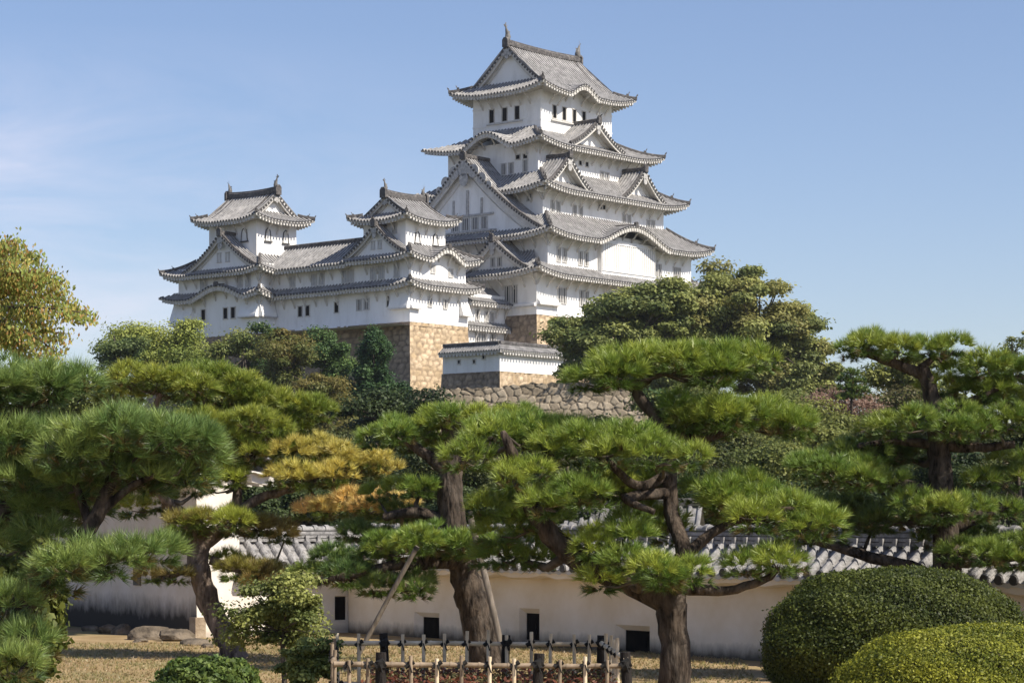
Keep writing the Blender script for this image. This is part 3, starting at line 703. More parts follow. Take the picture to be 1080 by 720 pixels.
# ------------------------------------------------------------------ white parapet wall below
Q = Bld('parapet_wall', (-14, -8, 17.6), 'short white plastered wall with a tiled cap, folding round a corner below the keep', 'wall')
m = MB(); m.box(-17.91, -9.77, 17.55, -17.4, -1.9, 19.85); m.box(-17.39, -9.77, 17.55, 6, -9.2, 19.85); Q.part('wall', m, M['plaster'])
r = Roof(19.7, .75, .95, .68, F=0, p=.36, rh=.08)
r.side((-18.6, -1.8), (-18.6, -10.45), (1, 0), .95, (False, True), brackets=False); r.side((-18.6, -10.45), (6.5, -10.45), (0, 1), .95, (True, False), brackets=False)
r.side((-16.7, -8.55), (-16.7, -1.8), (-1, 0), .95, (True, False), brackets=False, rafters=False); r.side((6.5, -8.55), (-16.7, -8.55), (0, -1), .95, (False, True), brackets=False, rafters=False)
r.r.sweep([(-17.65, -1.8, 20.4), (-17.65, -9.5, 20.4)], .4, .35); r.r.sweep([(-17.65, -9.5, 20.4), (6.5, -9.5, 20.4)], .4, .35); r.parts(Q)
for (a, z) in ((-4.2, 18.75), (-6.3, 18.7), (-7.6, 19.1)): window(Q, 'L', -17.91, a, z, .3, .35, 'plain')
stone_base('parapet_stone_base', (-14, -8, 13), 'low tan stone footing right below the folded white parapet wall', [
    ((-18.0, -1.8), (-18.0, -9.85), (-1, 0), 12.5, 17.57, .5, .9, .6, GRY_SHADE, .17, .1), ((-18.0, -9.85), (6, -9.85), (0, -1), 12.5, 17.57, .5, .9, .6, TAN_LIT, .17, .1)])

# ------------------------------------------------------------------ rough retaining wall of field stones (faces the garden)
Yr = 205.0
x0r = (434-540)/F_PX*Yr; x1r = (722-540)/F_PX*Yr
def rough_top(s):
    u = 434+s/(x1r-x0r)*(722-434)
    v = np.interp(u, [434, 470, 520, 560, 620, 655, 680, 700, 722], [413, 409.5, 408.5, 404, 403, 409, 419, 431, 447])
    return EYE+(HZ-v)/F_PX*Yr + .06*np.sin(s*3.1)+.05*np.sin(s*7.7+1)
R_ = empty('retaining_wall', ((x0r+x1r)/2, Yr, 5)); tag(R_, 'rough dark grey fieldstone retaining wall with a ragged top in front of the castle', 'stone wall')
org_r = ((x0r+x1r)/2, Yr, 5)
stone_face('wall_face', R_, org_r, (x0r, Yr), (x1r, Yr), (0, -1), 5, rough_top, 1.6, .8, .62, RGH, .08, .13, 11, .13)
stone_face('wall_face', R_, org_r, (x0r, Yr+14), (x0r, Yr), (-1, 0), 5, lambda s: 13.4+0*s, 1.6, .8, .62, RGH, .2, .14, 12, .2)
m = MB(); m.add([(x0r+(x1r-x0r)*k/24, Yr+yy, float(rough_top(np.array((x1r-x0r)*k/24)))-.15) for yy in (0, 14) for k in range(25)], [(k, k+1, k+26, k+25) for k in range(24)])
m.build('top', noise_mat('terrace_soil', (.06,.055,.03), (.14,.11,.06), .6, .95), R_, org_r)

# ------------------------------------------------------------------ garden walls with tiled caps
def weather_plaster(name, base, dark, z0, z1, amt, top_stain=0.0):
    """lime plaster, grimy towards the foot with drip streaks"""
    m, N, L, P = new_mat(name)
    tc = N.new('ShaderNodeTexCoord'); sp = N.new('ShaderNodeSeparateXYZ'); L.new(tc.outputs['Object'], sp.inputs[0])
    mp = N.new('ShaderNodeMapping'); mp.inputs['Scale'].default_value = (3.6, 3.6, 1.5); L.new(tc.outputs['Object'], mp.inputs[0])
    n = N.new('ShaderNodeTexNoise'); n.inputs['Scale'].default_value = 1.2; n.inputs['Detail'].default_value = 8; n.inputs['Roughness'].default_value = .7; L.new(mp.outputs[0], n.inputs['Vector'])
    n2 = N.new('ShaderNodeTexNoise'); n2.inputs['Scale'].default_value = 1.1; n2.inputs['Detail'].default_value = 9; n2.inputs['Roughness'].default_value = .65; L.new(tc.outputs['Object'], n2.inputs['Vector'])
    ad = N.new('ShaderNodeMath'); ad.operation = 'MULTIPLY_ADD'; ad.inputs[1].default_value = (z1-z0)*.8; L.new(n.outputs['Fac'], ad.inputs[0]); L.new(sp.outputs['Z'], ad.inputs[2])
    mr = N.new('ShaderNodeMapRange'); mr.inputs[1].default_value = z1+(z1-z0)*.4; mr.inputs[2].default_value = z0+(z1-z0)*.75; mr.inputs[4].default_value = amt; L.new(ad.outputs[0], mr.inputs[0])
    r = N.new('ShaderNodeValToRGB'); r.color_ramp.elements[0].position = .35; r.color_ramp.elements[1].position = .68
    r.color_ramp.elements[0].color = (base[0]*.86, base[1]*.82, base[2]*.74, 1); r.color_ramp.elements[1].color = (*base, 1); L.new(n2.outputs['Fac'], r.inputs['Fac'])
    mx = N.new('ShaderNodeMix'); mx.data_type = 'RGBA'; L.new(mr.outputs[0], mx.inputs[0]); L.new(r.outputs['Color'], mx.inputs[6]); mx.inputs[7].default_value = (*dark, 1)
    L.new(mx.outputs[2], P.inputs['Base Color']); P.inputs['Roughness'].default_value = .88; P.inputs['Specular IOR Level'].default_value = .15
    b = N.new('ShaderNodeBump'); b.inputs['Strength'].default_value = .25; b.inputs['Distance'].default_value = .03; L.new(n2.outputs['Fac'], b.inputs['Height']); L.new(b.outputs[0], P.inputs['Normal'])
    return m
M['lime'] = weather_plaster('aged_lime_plaster', (.84,.76,.655), (.075,.062,.048), -.1, .3, .92)
M['lime_w'] = weather_plaster('sunlit_lime_plaster', (.80,.76,.70), (.25,.2,.15), 0, .2, .5)  # brighter copy for sun-facing walls, sunlight put into the base colour
M['lime_d'] = weather_plaster('grimy_lime_plaster', (.62,.57,.52), (.045,.04,.035), .1, .85, 1.0)  # real grime at the foot; darker base is the plaster's shaded copy
M['wtile'] = noise_mat('silver_wall_tile', (.16,.155,.15), (.34,.325,.31), 9, .65, bump=.4, c3=(.46,.43,.40), c3_scale=2.2, c3_amt=.7, spec=.4)
M['wood_dark'] = noise_mat('old_dark_wood', (.010,.008,.007), (.03,.024,.02), 6, .9, bump=.6, stretch=(3,3,.5))

def cap_roof(b, x0, x1, ze, half, rise, pitch=.29, back=True, ends=True):
    """tiled cap of a garden wall: round tile rows in overlapping courses. front eave at y=-half"""
    t, e, r = MB(), MB(), MB()
    n = int(round((x1-x0)/pitch)); pitch = (x1-x0)/n; C = 3
    for sg in ((-1, 1) if back else (-1,)):
        xs, hs = [], []
        for i in range(n):
            jit = random.uniform(-.012, .012)
            for fr, h in ((0,.0),(.12,-.015),(.25,-.02),(.38,-.015),(.49,0),(.5,.04),(.56,.085),(.65,.115),(.745,.125),(.84,.115),(.93,.085),(.995,.04)):
                xs.append(x0+(i+fr)*pitch); hs.append(h+(jit if fr >= .5 else 0))
        xs.append(x1); hs.append(0)
        rows = []
        for c in range(C):
            for k, lift in ((0, .045), (1, .012)):
                d = (c+k)/C
                rows.append([(x, sg*half*(1-d*.86), ze+rise*(d*.86)+h+lift+random.uniform(-.004,.004)) for x, h in zip(xs, hs)])
        t.grid(rows, 0, smooth=False)
        t.grid([[(x, sg*half, ze+h+.045) for x, h in zip(xs, hs)], [(x, sg*half, ze-.03+min(0, h)) for x, h in zip(xs, hs)]], 1)
        for i in range(n):
            t.disc((x0+(i+.745)*pitch, sg*(half+.0), ze+.075), (0, sg, 0), pitch*.27, .045, 12, 2)
        # plaster cove below, a little wavy
        q = np.linspace(x0, x1, int((x1-x0)/.11)); w = lambda x: .025*math.sin(x*math.pi*2/1.35)+.012*math.sin(x*9)
        e.grid([[(x, sg*(half-.03), ze-.03) for x in q], [(x, sg*(half-.05), ze-.11+w(x)) for x in q], [(x, sg*(half-.16), ze-.15+w(x)) for x in q], [(x, sg*.26, ze-.13) for x in q]], 0)
    # ridge: stacked flat tiles and round caps
    zr = ze+rise*.9
    for k, wd in enumerate((.36, .32, .28)): r.box(x0, -wd/2, zr+k*.075, x1, wd/2, zr+k*.075+.06, 0)
    r.box(x0, -.11, zr+.05, x1, .11, zr+.24, 1)
    r.tube([(x0, 0, zr+.24), (x1, 0, zr+.24)], .085, 10, 0)
    for i in range(n):
        xc = x0+(i+.745)*pitch
        r.tube([(xc-.05, 0, zr+.25), (xc+.05, 0, zr+.25)], .105, 9, 0)
        for sg in (-1, 1): r.box(xc-.04, sg*.2-.02, zr-.02, xc+.04, sg*.2+.02, zr+.13, 0)
    o = b.part('roof', t, [M['wtile'], M['tile_joint'], M['tile_dark']]); b.part('plaster_cove', e, b.mat, o); b.part('ridge', r, [M['wtile'], M['tile_dark']], o)
    return o

def holed_wall(b, x0, x1, yf, yb, z0, z1, holes):
    """front face with splayed loopholes: (outer x0,x1,z0,z1, inner x0,x1,z0,z1)"""
    xs = sorted({x0, x1, *[h[0] for h in holes], *[h[1] for h in holes]}); zs = sorted({z0, z1, *[h[2] for h in holes], *[h[3] for h in holes]})
    m = MB()
    for i in range(len(xs)-1):
        for j in range(len(zs)-1):
            cx, cz = (xs[i]+xs[i+1])/2, (zs[j]+zs[j+1])/2
            if any(h[0] < cx < h[1] and h[2] < cz < h[3] for h in holes): continue
            m.add([(xs[i], yf, zs[j]), (xs[i+1], yf, zs[j]), (xs[i+1], yf, zs[j+1]), (xs[i], yf, zs[j+1])], [(0,1,2,3)])
    m.add([(x0, yb, z0), (x1, yb, z0), (x1, yb, z1), (x0, yb, z1)], [(0,3,2,1)])
    for xx in (x0, x1): m.add([(xx, yf, z0), (xx, yb, z0), (xx, yb, z1), (xx, yf, z1)], [(0,1,2,3)])
    m.add([(x0, yf, z1), (x1, yf, z1), (x1, yb, z1), (x0, yb, z1)], [(0,1,2,3)])
    for h in holes:
        a = [(h[0], yf, h[2]), (h[1], yf, h[2]), (h[1], yf, h[3]), (h[0], yf, h[3])]; dp = h[8] if len(h) > 8 else .1
        q = [(h[4], yf+dp, h[6]), (h[5], yf+dp, h[6]), (h[5], yf+dp, h[7]), (h[4], yf+dp, h[7])]
        q2 = [(p[0], yf+dp+.02, p[2]) for p in q]
        for k in range(4):
            m.add([a[k], a[(k+1) % 4], q[(k+1) % 4], q[k]], [(0,1,2,3)]); m.add([q[k], q[(k+1) % 4], q2[(k+1) % 4], q2[k]], [(0,1,2,3)])
    o = b.part('wall', m, b.mat)
    for h in holes:
        w = MB(); w.box(h[4]-.01, yf+dp+.015, h[6]-.01, h[5]+.01, yf+dp+.05, h[7]+.01); w.box(h[5]-.22, yf+dp+.004, h[6], h[5]-.19, yf+dp+.012, h[6]+(h[7]-h[6])*.9)
        b.part('loophole_shutter', w, M['pane'])
    return o

SC = (-3.33, 50.4); aC = math.atan2(-.784, .622)
C_ = Bld('garden_wall', (0, 0, 0), 'long beige plastered garden wall with silver tiled cap and square loopholes', 'wall', world=(*SC, 0), rz=aC)
C_.mat = M['lime']
holed_wall(C_, -.02, 30, -.25, .25, -.3, 1.42, [(2.4,3.27,-0.02,0.53, 2.58,3.24,-0.02,0.43), (5.9,6.53,0.1,0.72, 6.0,6.5,0.1,0.62), (8.77,9.74,-0.08,0.5, 8.95,9.71,-0.08,0.4), (13.9,14.7,0,0.58, 14.08,14.67,0,0.48), (17.9,18.8,0,0.58, 18.08,18.77,0,0.48)])
cap_roof(C_, .35, 30, 1.46, .72, .62)
aB = math.atan2(.57, .82)
SB = (-6.55, 48.2)
B_ = Bld('garden_wall', (0, 0, 0), 'short sunlit white wall piece with one small dark window between the tall shed and the long wall', 'wall', world=(*SB, 0), rz=aB)
B_.mat = M['lime_w']
holed_wall(B_, 1.02, 4.15, .03, .5, -.3, 1.36, [(3.34,3.66,.26,.8, 3.36,3.64,.28,.78, .05)])
b_off = MB()
def shift_roof():
    # the cap sits over this wall's centre line (y=.28)
    e0 = empty('cap', (0, .28, 0)); return e0
class _Cap(Bld):
    def __init__(s, root, mat): s.root = root; s.org = (0, -.28, 0); s.mat = mat
cap_roof(_Cap(B_.root, M['lime_w']), 1.02, 4.5, 1.42, .72, .62)

# taller white building at the left end, its near corner towards us
A_ = Bld('storehouse', (0, 0, 0), 'tall shaded white storehouse with a grimy black foot behind the left pines', 'storehouse', world=(*SB, 0), rz=aB)
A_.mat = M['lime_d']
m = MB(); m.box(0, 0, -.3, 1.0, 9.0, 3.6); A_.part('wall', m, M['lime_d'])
m = MB(); m.box(.012, -.004, .0, 1.004, .5, 3.58); A_.part('front_plaster', m, M['lime_w'])  # sunlit face covered with the brighter plaster copy
m = MB(); m.box(-.03, 2.6, 1.02, .02, 2.95, 1.75); A_.part('window', m, M['tile_dark'])
m = MB(); m.box(-.06, -.08, -.2, .18, .2, .42); A_.part('corner_stone', m, noise_mat('corner_stone', (.25,.19,.13), (.40,.32,.23), 4, .9, bump=.6))
class _Cap2(Bld):
    def __init__(s, root): s.root = root; s.org = (0, 0, 0); s.mat = M['lime_d']
cr = MB()
r = Roof(3.6, .6, 1.1, .5, F=0, p=.3, rh=.1); r.side((-.6, 9.5), (-.6, -.6), (1, 0), 1.1, (False, False), brackets=False); r.side((1.6, -.6), (1.6, 9.5), (-1, 0), 1.1, (False, False), brackets=False)
r.r.sweep([(.5, -.6, 4.15), (.5, 9.5, 4.15)], .3, .3); r.parts(A_)

# tiled roof of a low building standing behind the garden wall
H_ = Bld('tiled_hall', (0, 0, 0), 'small low hall with a grey tiled roof glimpsed behind the central pine', 'building', world=(1.25, 62.0, 0), rz=math.radians(-8))
m = MB(); m.box(.5, .9, -.3, 3.2, 5, 2.0); H_.part('wall', m, M['lime'])
r = Roof(1.95, .85, 2.2, .9, F=0, p=.26, rh=.08); r.side((0, 0), (3.7, 0), (0, 1), 2.2, (False, False), brackets=False); r.side((3.7, 4.4), (0, 4.4), (0, -1), 2.2, (False, False), brackets=False)
r.r.sweep([(0, 2.2, 2.8), (3.7, 2.2, 2.8)], .3, .22); r.parts(H_)

# ------------------------------------------------------------------ plants
def rand_dirs(n):
    v = rng.normal(size=(n, 3)); return v/np.linalg.norm(v, axis=1, keepdims=True)

def needle_tris(C, Dn, per, L, w, spread, col):
    """tufts of needles: C (n,3) bases, Dn (n,3) directions, col (n,3)"""
    n = len(C); c = np.repeat(C, per, 0); d = np.repeat(Dn, per, 0)+spread*rand_dirs(n*per)
    d /= np.linalg.norm(d, axis=1, keepdims=True)
    l = L*rng.uniform(.65, 1.12, (n*per, 1))
    sd = np.cross(d, rand_dirs(n*per)); sd /= np.linalg.norm(sd, axis=1, keepdims=True)+1e-9
    c = c+rng.normal(size=c.shape)*L*.045
    V = np.stack([c-sd*w/2, c+sd*w/2, c+d*l], 1).reshape(-1, 3)
    k = np.repeat(col, per, 0)*rng.uniform(.72, 1.3, (n*per, 1)); k = np.repeat(k, 3, 0)
    return V, k

NG = np.array((.155,.245,.040)); NG2 = np.array((.36,.41,.062)); NB = np.array((.085,.150,.040)); NY = np.array((.76,.64,.17)); NO = np.array((.88,.60,.24)); NBR = np.array((.17,.13,.04))

M['bark_lit'] = noise_mat('sunlit_pine_bark', (.045,.034,.027), (.24,.18,.14), 11, .95, bump=1.0, bscale=17, stretch=(1,1,.3), c3=(.30,.25,.21), c3_scale=7, c3_amt=.5, spec=.1)  # paler bark copy, sunlight on the curved trunk put into its colour

def pine(label, Y, trunk, limbs, pads, L=.155, w=.0075, per=44, dens=105, ls=.30, base=NG, tip=NG2, name='pine_tree', bark='bark'):
    """trunk/limbs: lists of (u, v, radius px[, dY]); pads: (u, v, rx px, rz px, dY[, colour])"""
    pt = lambda q: at(q[0], q[1], Y+(q[3] if len(q) > 3 else 0))
    ground = pt(trunk[0]); root = empty(name, tuple(ground)); tag(root, label, 'pine tree')
    org = tuple(ground); px = Y/F_PX
    wood = MB(); skel = []
    def limb(path, mb):
        P = [pt(q) for q in path]; R = [q[2]*px for q in path]
        PP, RR = [], []
        for i in range(len(P)-1):
            for k in range(5):
                t = k/5; jit = np.array([random.gauss(0, 1), random.gauss(0, 1), random.gauss(0, 1)])*R[i]*.06*(1 if 0 < k or i else 0)
                # smooth path
                p0, p1 = P[max(i-1, 0)], P[i]; p2, p3 = P[i+1], P[min(i+2, len(P)-1)]
                q = .5*((2*p1)+(-p0+p2)*t+(2*p0-5*p1+4*p2-p3)*t*t+(-p0+3*p1-3*p2+p3)*t**3)
                PP.append(q+jit); RR.append(R[i]*(1-t)+R[i+1]*t)
        PP.append(P[-1]); RR.append(R[-1])
        mb.tube(PP, RR, 12, 0, .10); skel.extend(zip(PP, RR)); return PP
    limb(trunk, wood)
    to = wood.build('trunk', M[bark], root, org)
    for l in limbs:
        mb = MB(); limb(l, mb); mb.build('limb', M[bark], root, org)
    skp = np.array([q for q, _ in skel]); skr = np.array([q for _, q in skel])
    VV, KK = [], []; tw = MB()
    for pd in pads:
        u, v, rxp, rzp, dY = pd[:5]; cb = pd[5] if len(pd) > 5 else None
        c = at(u, v+.3*rzp, Y+dY); rx = max(.15, rxp*1.02*px-ls*.42); ry = max(.32, rx*.75); rz = max(.09, rzp*1.26*px-ls*.4)
        # twig from the nearest wood that lies lower or level
        dist = np.linalg.norm((skp-c)*[1, .6, 1.3], axis=1)+np.where(skp[:, 2] > c[2]+.05, .6, 0)
        j = int(np.argmin(dist)); a = skp[j]; e = c-[0, 0, rz*.55]
        r0 = min(skr[j]*.6, .075)
        mid = (a*.5+e*.5)-[0, 0, .12*np.linalg.norm(e-a)]+rng.normal(size=3)*.05
        tw.tube([a, a*.6+mid*.4+rng.normal(size=3)*.02, mid, mid*.5+e*.5, e], [r0, r0*.85, r0*.7, r0*.55, r0*.4], 7, 0, .1)
        lr0 = ls*(.8 if rxp < 40 else 1)
        cand = []
        for _ in range(260):
            a_, r_ = rng.uniform(0, 2*np.pi), np.sqrt(rng.uniform(0, 1)); q_ = np.array([rx*r_*np.cos(a_)*.9, ry*r_*np.sin(a_)*.9])
            if all(np.hypot(*(q_-o_[0])) > lr0*1.3 for o_ in cand): cand.append((q_, a_, r_))
        for k, (q_, a_, r_) in enumerate(cand):
            lr = lr0*rng.uniform(.85, 1.2)
            lc = np.array([c[0]+q_[0], c[1]+q_[1], c[2]-rz*.65+rz*1.2*math.sqrt(max(0, 1-r_*r_))+rng.normal()*rz*.22])
            tw.tube([e, (e+lc)/2-[0, 0, .08], lc-[0, 0, .06]], [.02, .015, .008], 5, 0, 0, False)
            nt = int(dens*lr*lr*4.2); dr = rand_dirs(nt); dr[:, 2] = np.abs(dr[:, 2])*.95-.12; dr /= np.linalg.norm(dr, axis=1, keepdims=True)
            pos = lc+dr*[lr, lr, lr*.6]*rng.uniform(.6, 1.0, (nt, 1))
            dn = dr*[1, 1, .8]+[0, 0, .55]+rng.normal(size=(nt, 3))*.12
            dn /= np.linalg.norm(dn, axis=1, keepdims=True)
            if cb is None:
                f = np.clip(rng.normal(.4, .22)+rng.normal(size=(nt, 1))*.2, 0, 1); col = base+(tip-base)*f
            else: 
                f = np.clip(rng.normal(.5, .3)+rng.normal(size=(nt, 1))*.25, 0, 1); col = np.array(cb)*(1-.45*f)+tip*.45*f
            V, K = needle_tris(pos, dn, per, L, w, .78, col); VV.append(V); KK.append(K)
            # needles added under each tuft head, darkened so colour carries the shade
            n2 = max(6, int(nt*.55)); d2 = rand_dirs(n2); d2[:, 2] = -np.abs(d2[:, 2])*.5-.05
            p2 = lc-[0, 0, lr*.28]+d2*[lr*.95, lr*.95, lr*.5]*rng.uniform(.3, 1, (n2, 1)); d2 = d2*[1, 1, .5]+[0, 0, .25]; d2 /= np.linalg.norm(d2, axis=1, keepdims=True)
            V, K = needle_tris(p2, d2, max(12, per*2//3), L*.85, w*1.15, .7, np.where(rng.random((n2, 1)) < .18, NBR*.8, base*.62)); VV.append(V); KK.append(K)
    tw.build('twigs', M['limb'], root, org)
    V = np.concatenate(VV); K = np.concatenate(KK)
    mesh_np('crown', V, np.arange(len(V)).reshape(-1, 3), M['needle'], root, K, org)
    return root

# big central pine, its forked trunk right of the fence
pine('big central pine with a thick trunk forking low beside the bamboo fence', 27,
     [(713, 775, 20), (711, 690, 16), (708, 640, 16), (703, 622, 17)],
     [[(703, 630, 16), (660, 612, 13), (610, 590, 12), (575, 556, 11), (552, 515, 9), (540, 478, 6, -.4), (530, 455, 3, -.4)],
      [(706, 628, 13), (722, 590, 9), (708, 540, 8, .3), (706, 490, 8, .4), (700, 450, 7, .5), (672, 415, 6, .5), (690, 396, 3, .5)],
      [(706, 500, 6, .4), (672, 512, 5), (640, 486, 4), (610, 465, 3)], [(703, 520, 6, .3), (660, 525, 5, -.2), (690, 540, 3, -.4)],
      [(722, 620, 7), (768, 622, 5), (808, 610, 4), (820, 600, 2)], [(716, 590, 7), (760, 556, 5, .3), (805, 540, 4, .3), (850, 535, 2, .2)],
      [(700, 455, 6, .5), (745, 462, 5, .6), (790, 446, 4, .6), (840, 440, 2, .6)]],
     [(700, 380, 88, 21, .5), (770, 376, 45, 18, .5), (645, 390, 42, 19, .4), (780, 437, 82, 19, .6), (740, 430, 40, 20, .4), (835, 442, 36, 15, .6),
      (640, 468, 68, 20, -.2), (590, 462, 62, 24, .2), (700, 478, 48, 17, -.5), (548, 492, 36, 17, -.4), (510, 470, 52, 24, .1), (560, 452, 60, 18, .5), (560, 545, 50, 20, .3),
      (600, 520, 45, 18, -.4), (660, 508, 60, 16, .6), (805, 528, 76, 26, .2), (855, 540, 33, 24, 0), (760, 512, 46, 18, .5), (690, 542, 48, 20, .8), (655, 555, 45, 22, -.1),
      (672, 595, 62, 22, -.5), (715, 604, 32, 16, -.6), (628, 585, 32, 18, -.2), (815, 588, 46, 16, -.1), (535, 520, 45, 20, .6), (545, 578, 50, 18, .8)])

# leaning pine behind the fence, propped
pine('leaning pine with a dark ridged trunk held by slanted props behind the fence', 38.5,
     [(522, 712, 21), (511, 680, 19), (500, 640, 17.5), (489, 600, 15.5), (478, 550, 14), (474, 505, 13), (478, 470, 10), (470, 445, 7)],
     [[(487, 590, 10), (455, 592, 8, -.5), (415, 596, 6, -1), (370, 606, 5, -1), (340, 612, 4, -1)], [(476, 500, 8), (450, 480, 6), (425, 462, 4)], [(476, 490, 8), (510, 470, 6), (545, 455, 4)], [(478, 555, 8), (440, 540, 6), (405, 545, 4)]],
     [(432, 448, 44, 20, 0), (410, 458, 26, 14, .4), (500, 438, 58, 18, 0), (555, 442, 40, 16, .6), (470, 462, 42, 18, .5), (455, 568, 66, 16, -.9), (500, 572, 30, 16, -.7), (405, 572, 34, 13, -1.0), (370, 592, 52, 20, -.6, NB),
      (420, 612, 44, 16, -.9, NB), (345, 600, 36, 16, -.4, NB), (442, 512, 36, 15, .2), (400, 520, 30, 12, .6), (425, 540, 30, 12, .8, NB), (380, 560, 30, 12, .8, NB)], L=.17, w=.010, ls=.34, dens=85)

# left middle pine with yellowing boughs
pine('pine with a curved bare trunk and yellowing boughs in front of the sunlit wall', 41.0,
     [(250, 698, 15), (238, 672, 12), (222, 640, 11.5), (211, 605, 11), (210, 580, 11), (213, 560, 10)],
     [[(213, 575, 9), (235, 558, 7), (248, 540, 6), (250, 510, 5), (240, 470, 4), (215, 420, 3)], [(240, 545, 6), (275, 525, 5), (315, 512, 4), (350, 492, 3)], [(212, 572, 9), (195, 545, 7), (170, 520, 5, -.5), (150, 470, 4), (170, 415, 3)], [(214, 590, 6), (185, 605, 4), (160, 610, 3)], [(222, 590, 5), (250, 600, 4), (280, 605, 3)]],
     [(160, 402, 52, 18, 0), (215, 398, 62, 18, 0), (120, 412, 30, 16, .5), (255, 414, 45, 17, .2), (300, 428, 44, 16, .2), (255, 440, 45, 17, -.4), (300, 450, 40, 14, .3), (215, 440, 45, 17, -.2), (270, 468, 55, 15, 0),
      (330, 474, 52, 13, -.2, NY*.75), (385, 480, 36, 13, -.2, NY*.8), (325, 500, 52, 13, -.4, NY*.9), (395, 492, 28, 12, -.1, NY*.7), (385, 530, 46, 15, -.6, NO), (345, 534, 30, 12, -.5, NO), (238, 508, 36, 15, -.5, NG2*1.15), (205, 512, 30, 14, -.3), (228, 468, 46, 17, -.5), (225, 490, 36, 13, -.2), (195, 565, 30, 12, .3), (235, 590, 30, 10, .4),
      (236, 545, 40, 14, -.6, NG2*.95), (205, 548, 32, 14, -.6, NBR*1.3), (270, 552, 34, 11, .2, NBR*1.4), (300, 562, 30, 12, .1, NO*.7), (170, 606, 30, 8, -.4, NBR*1.2), (265, 600, 38, 9, -.4, NBR*1.3), (282, 612, 26, 8, -.5, NO*.8), (185, 470, 46, 18, .6), (165, 525, 40, 16, .3)], L=.18, w=.0105, bark='bark_lit', ls=.36, dens=80, base=np.array((.18,.245,.038)), tip=np.array((.40,.41,.065)))

# near pine reaching in from the left
pine('near dark blue green pine reaching in from the left edge', 22.0,
     [(-60, 770, 22), (-20, 700, 17), (15, 650, 14), (55, 605, 12), (92, 560, 9), (112, 520, 7), (122, 490, 5)],
     [[(-70, 600, 10, .4), (-10, 548, 9, .4), (30, 520, 7, .4), (60, 505, 5, .4)], [(60, 600, 8), (110, 590, 6), (160, 578, 4)], [(100, 545, 6), (135, 515, 4), (165, 500, 3)], [(-60, 520, 9, .6), (-10, 470, 7, .6), (20, 430, 5, .6)], [(15, 650, 8), (30, 690, 5, -.5), (20, 700, 3, -.5)], [(95, 556, 5), (75, 500, 4, .2), (50, 470, 3, .2)]],
     [(20, 400, 72, 26, .6), (-30, 400, 60, 26, .6), (70, 398, 36, 18, .7), (20, 462, 70, 22, .4), (75, 455, 40, 22, .5), (150, 450, 82, 30, 0), (105, 468, 50, 26, -.2), (200, 462, 40, 24, .1), (130, 495, 60, 22, .3), (50, 500, 62, 22, .3), (-5, 505, 45, 22, .5),
      (88, 588, 58, 18, -.3), (150, 580, 34, 16, -.2), (50, 600, 44, 20, -.1), (20, 565, 52, 22, .2), (190, 495, 34, 16, .4), (25, 685, 48, 24, -.6), (0, 640, 46, 26, -.3), (40, 535, 50, 18, .6), (90, 525, 40, 14, .7)], L=.185, w=.007, ls=.29, dens=105, base=np.array((.125,.205,.055)), tip=np.array((.28,.35,.085)))

# right pine before the wall, in flat layers
pine('layered pine with flat tiers of boughs standing just before the wall at the right', 35.3,
     [(1000, 720, 18), (1000, 660, 17), (998, 590, 15), (995, 540, 13), (992, 500, 13), (990, 470, 11), (985, 430, 9), (978, 400, 8), (968, 388, 7)],
     [[(975, 395, 6), (945, 384, 5), (915, 374, 3)], [(970, 390, 5), (985, 376, 3)], [(990, 470, 7), (1030, 472, 5), (1070, 468, 4)], [(992, 470, 6), (950, 465, 4), (905, 470, 3)], [(996, 560, 8), (1030, 545, 7), (1075, 525, 5)], [(998, 625, 8), (968, 600, 7, .1), (920, 588, 6, .2), (880, 576, 5, .3), (845, 566, 3, .4)], [(994, 520, 6), (940, 508, 5), (890, 500, 3)], [(988, 440, 6), (1030, 420, 4), (1070, 400, 3)]],
     [(945, 358, 56, 19, 0), (905, 362, 22, 13, 0), (995, 366, 36, 16, 0), (1045, 384, 46, 14, 0), (1085, 388, 40, 15, 0), (1000, 412, 46, 14, .2), (1050, 410, 50, 15, .2), (985, 440, 64, 17, -.4), (1050, 440, 60, 17, -.2), (945, 448, 36, 15, .2), (920, 470, 55, 15, .6, NB), (960, 475, 50, 15, .8, NB),
      (885, 492, 56, 15, -.6), (920, 505, 40, 15, -.4), (850, 488, 26, 13, -.2), (985, 530, 52, 17, -.6), (950, 540, 42, 15, .2, NB), (1055, 500, 40, 16, .2), (1075, 480, 30, 14, .3), (1040, 578, 50, 18, -.5), (1085, 572, 40, 20, -.5), (855, 556, 40, 14, .4, NB), (1065, 535, 36, 15, 0), (920, 545, 60, 18, 1, NB), (880, 530, 45, 16, 1, NB), (1010, 560, 40, 16, .8, NB)], L=.165, w=.009, ls=.33, dens=95, base=np.array((.15,.235,.04)), tip=np.array((.34,.38,.06)))

def leaf_quads(C, Nn, size, asp, col, jit=.6, droop=0.0):
    n = len(C); a = Nn+jit*rand_dirs(n); a /= np.linalg.norm(a, axis=1, keepdims=True)
    t = np.cross(a, rand_dirs(n)); 
    if droop: t = t+[0, 0, -droop]
    t /= np.linalg.norm(t, axis=1, keepdims=True)+1e-9; b = np.cross(a, t); b /= np.linalg.norm(b, axis=1, keepdims=True)+1e-9
    s = size*rng.uniform(.65, 1.3, (n, 1))
    V = np.stack([C-t*s*.5*asp, C+b*s*.5, C+t*s*.5*asp, C-b*s*.5], 1).reshape(-1, 3)
    return V, np.repeat(col, 4, 0)

def gz(x, y): return float(hill_z(np.array(x), np.array(y)))

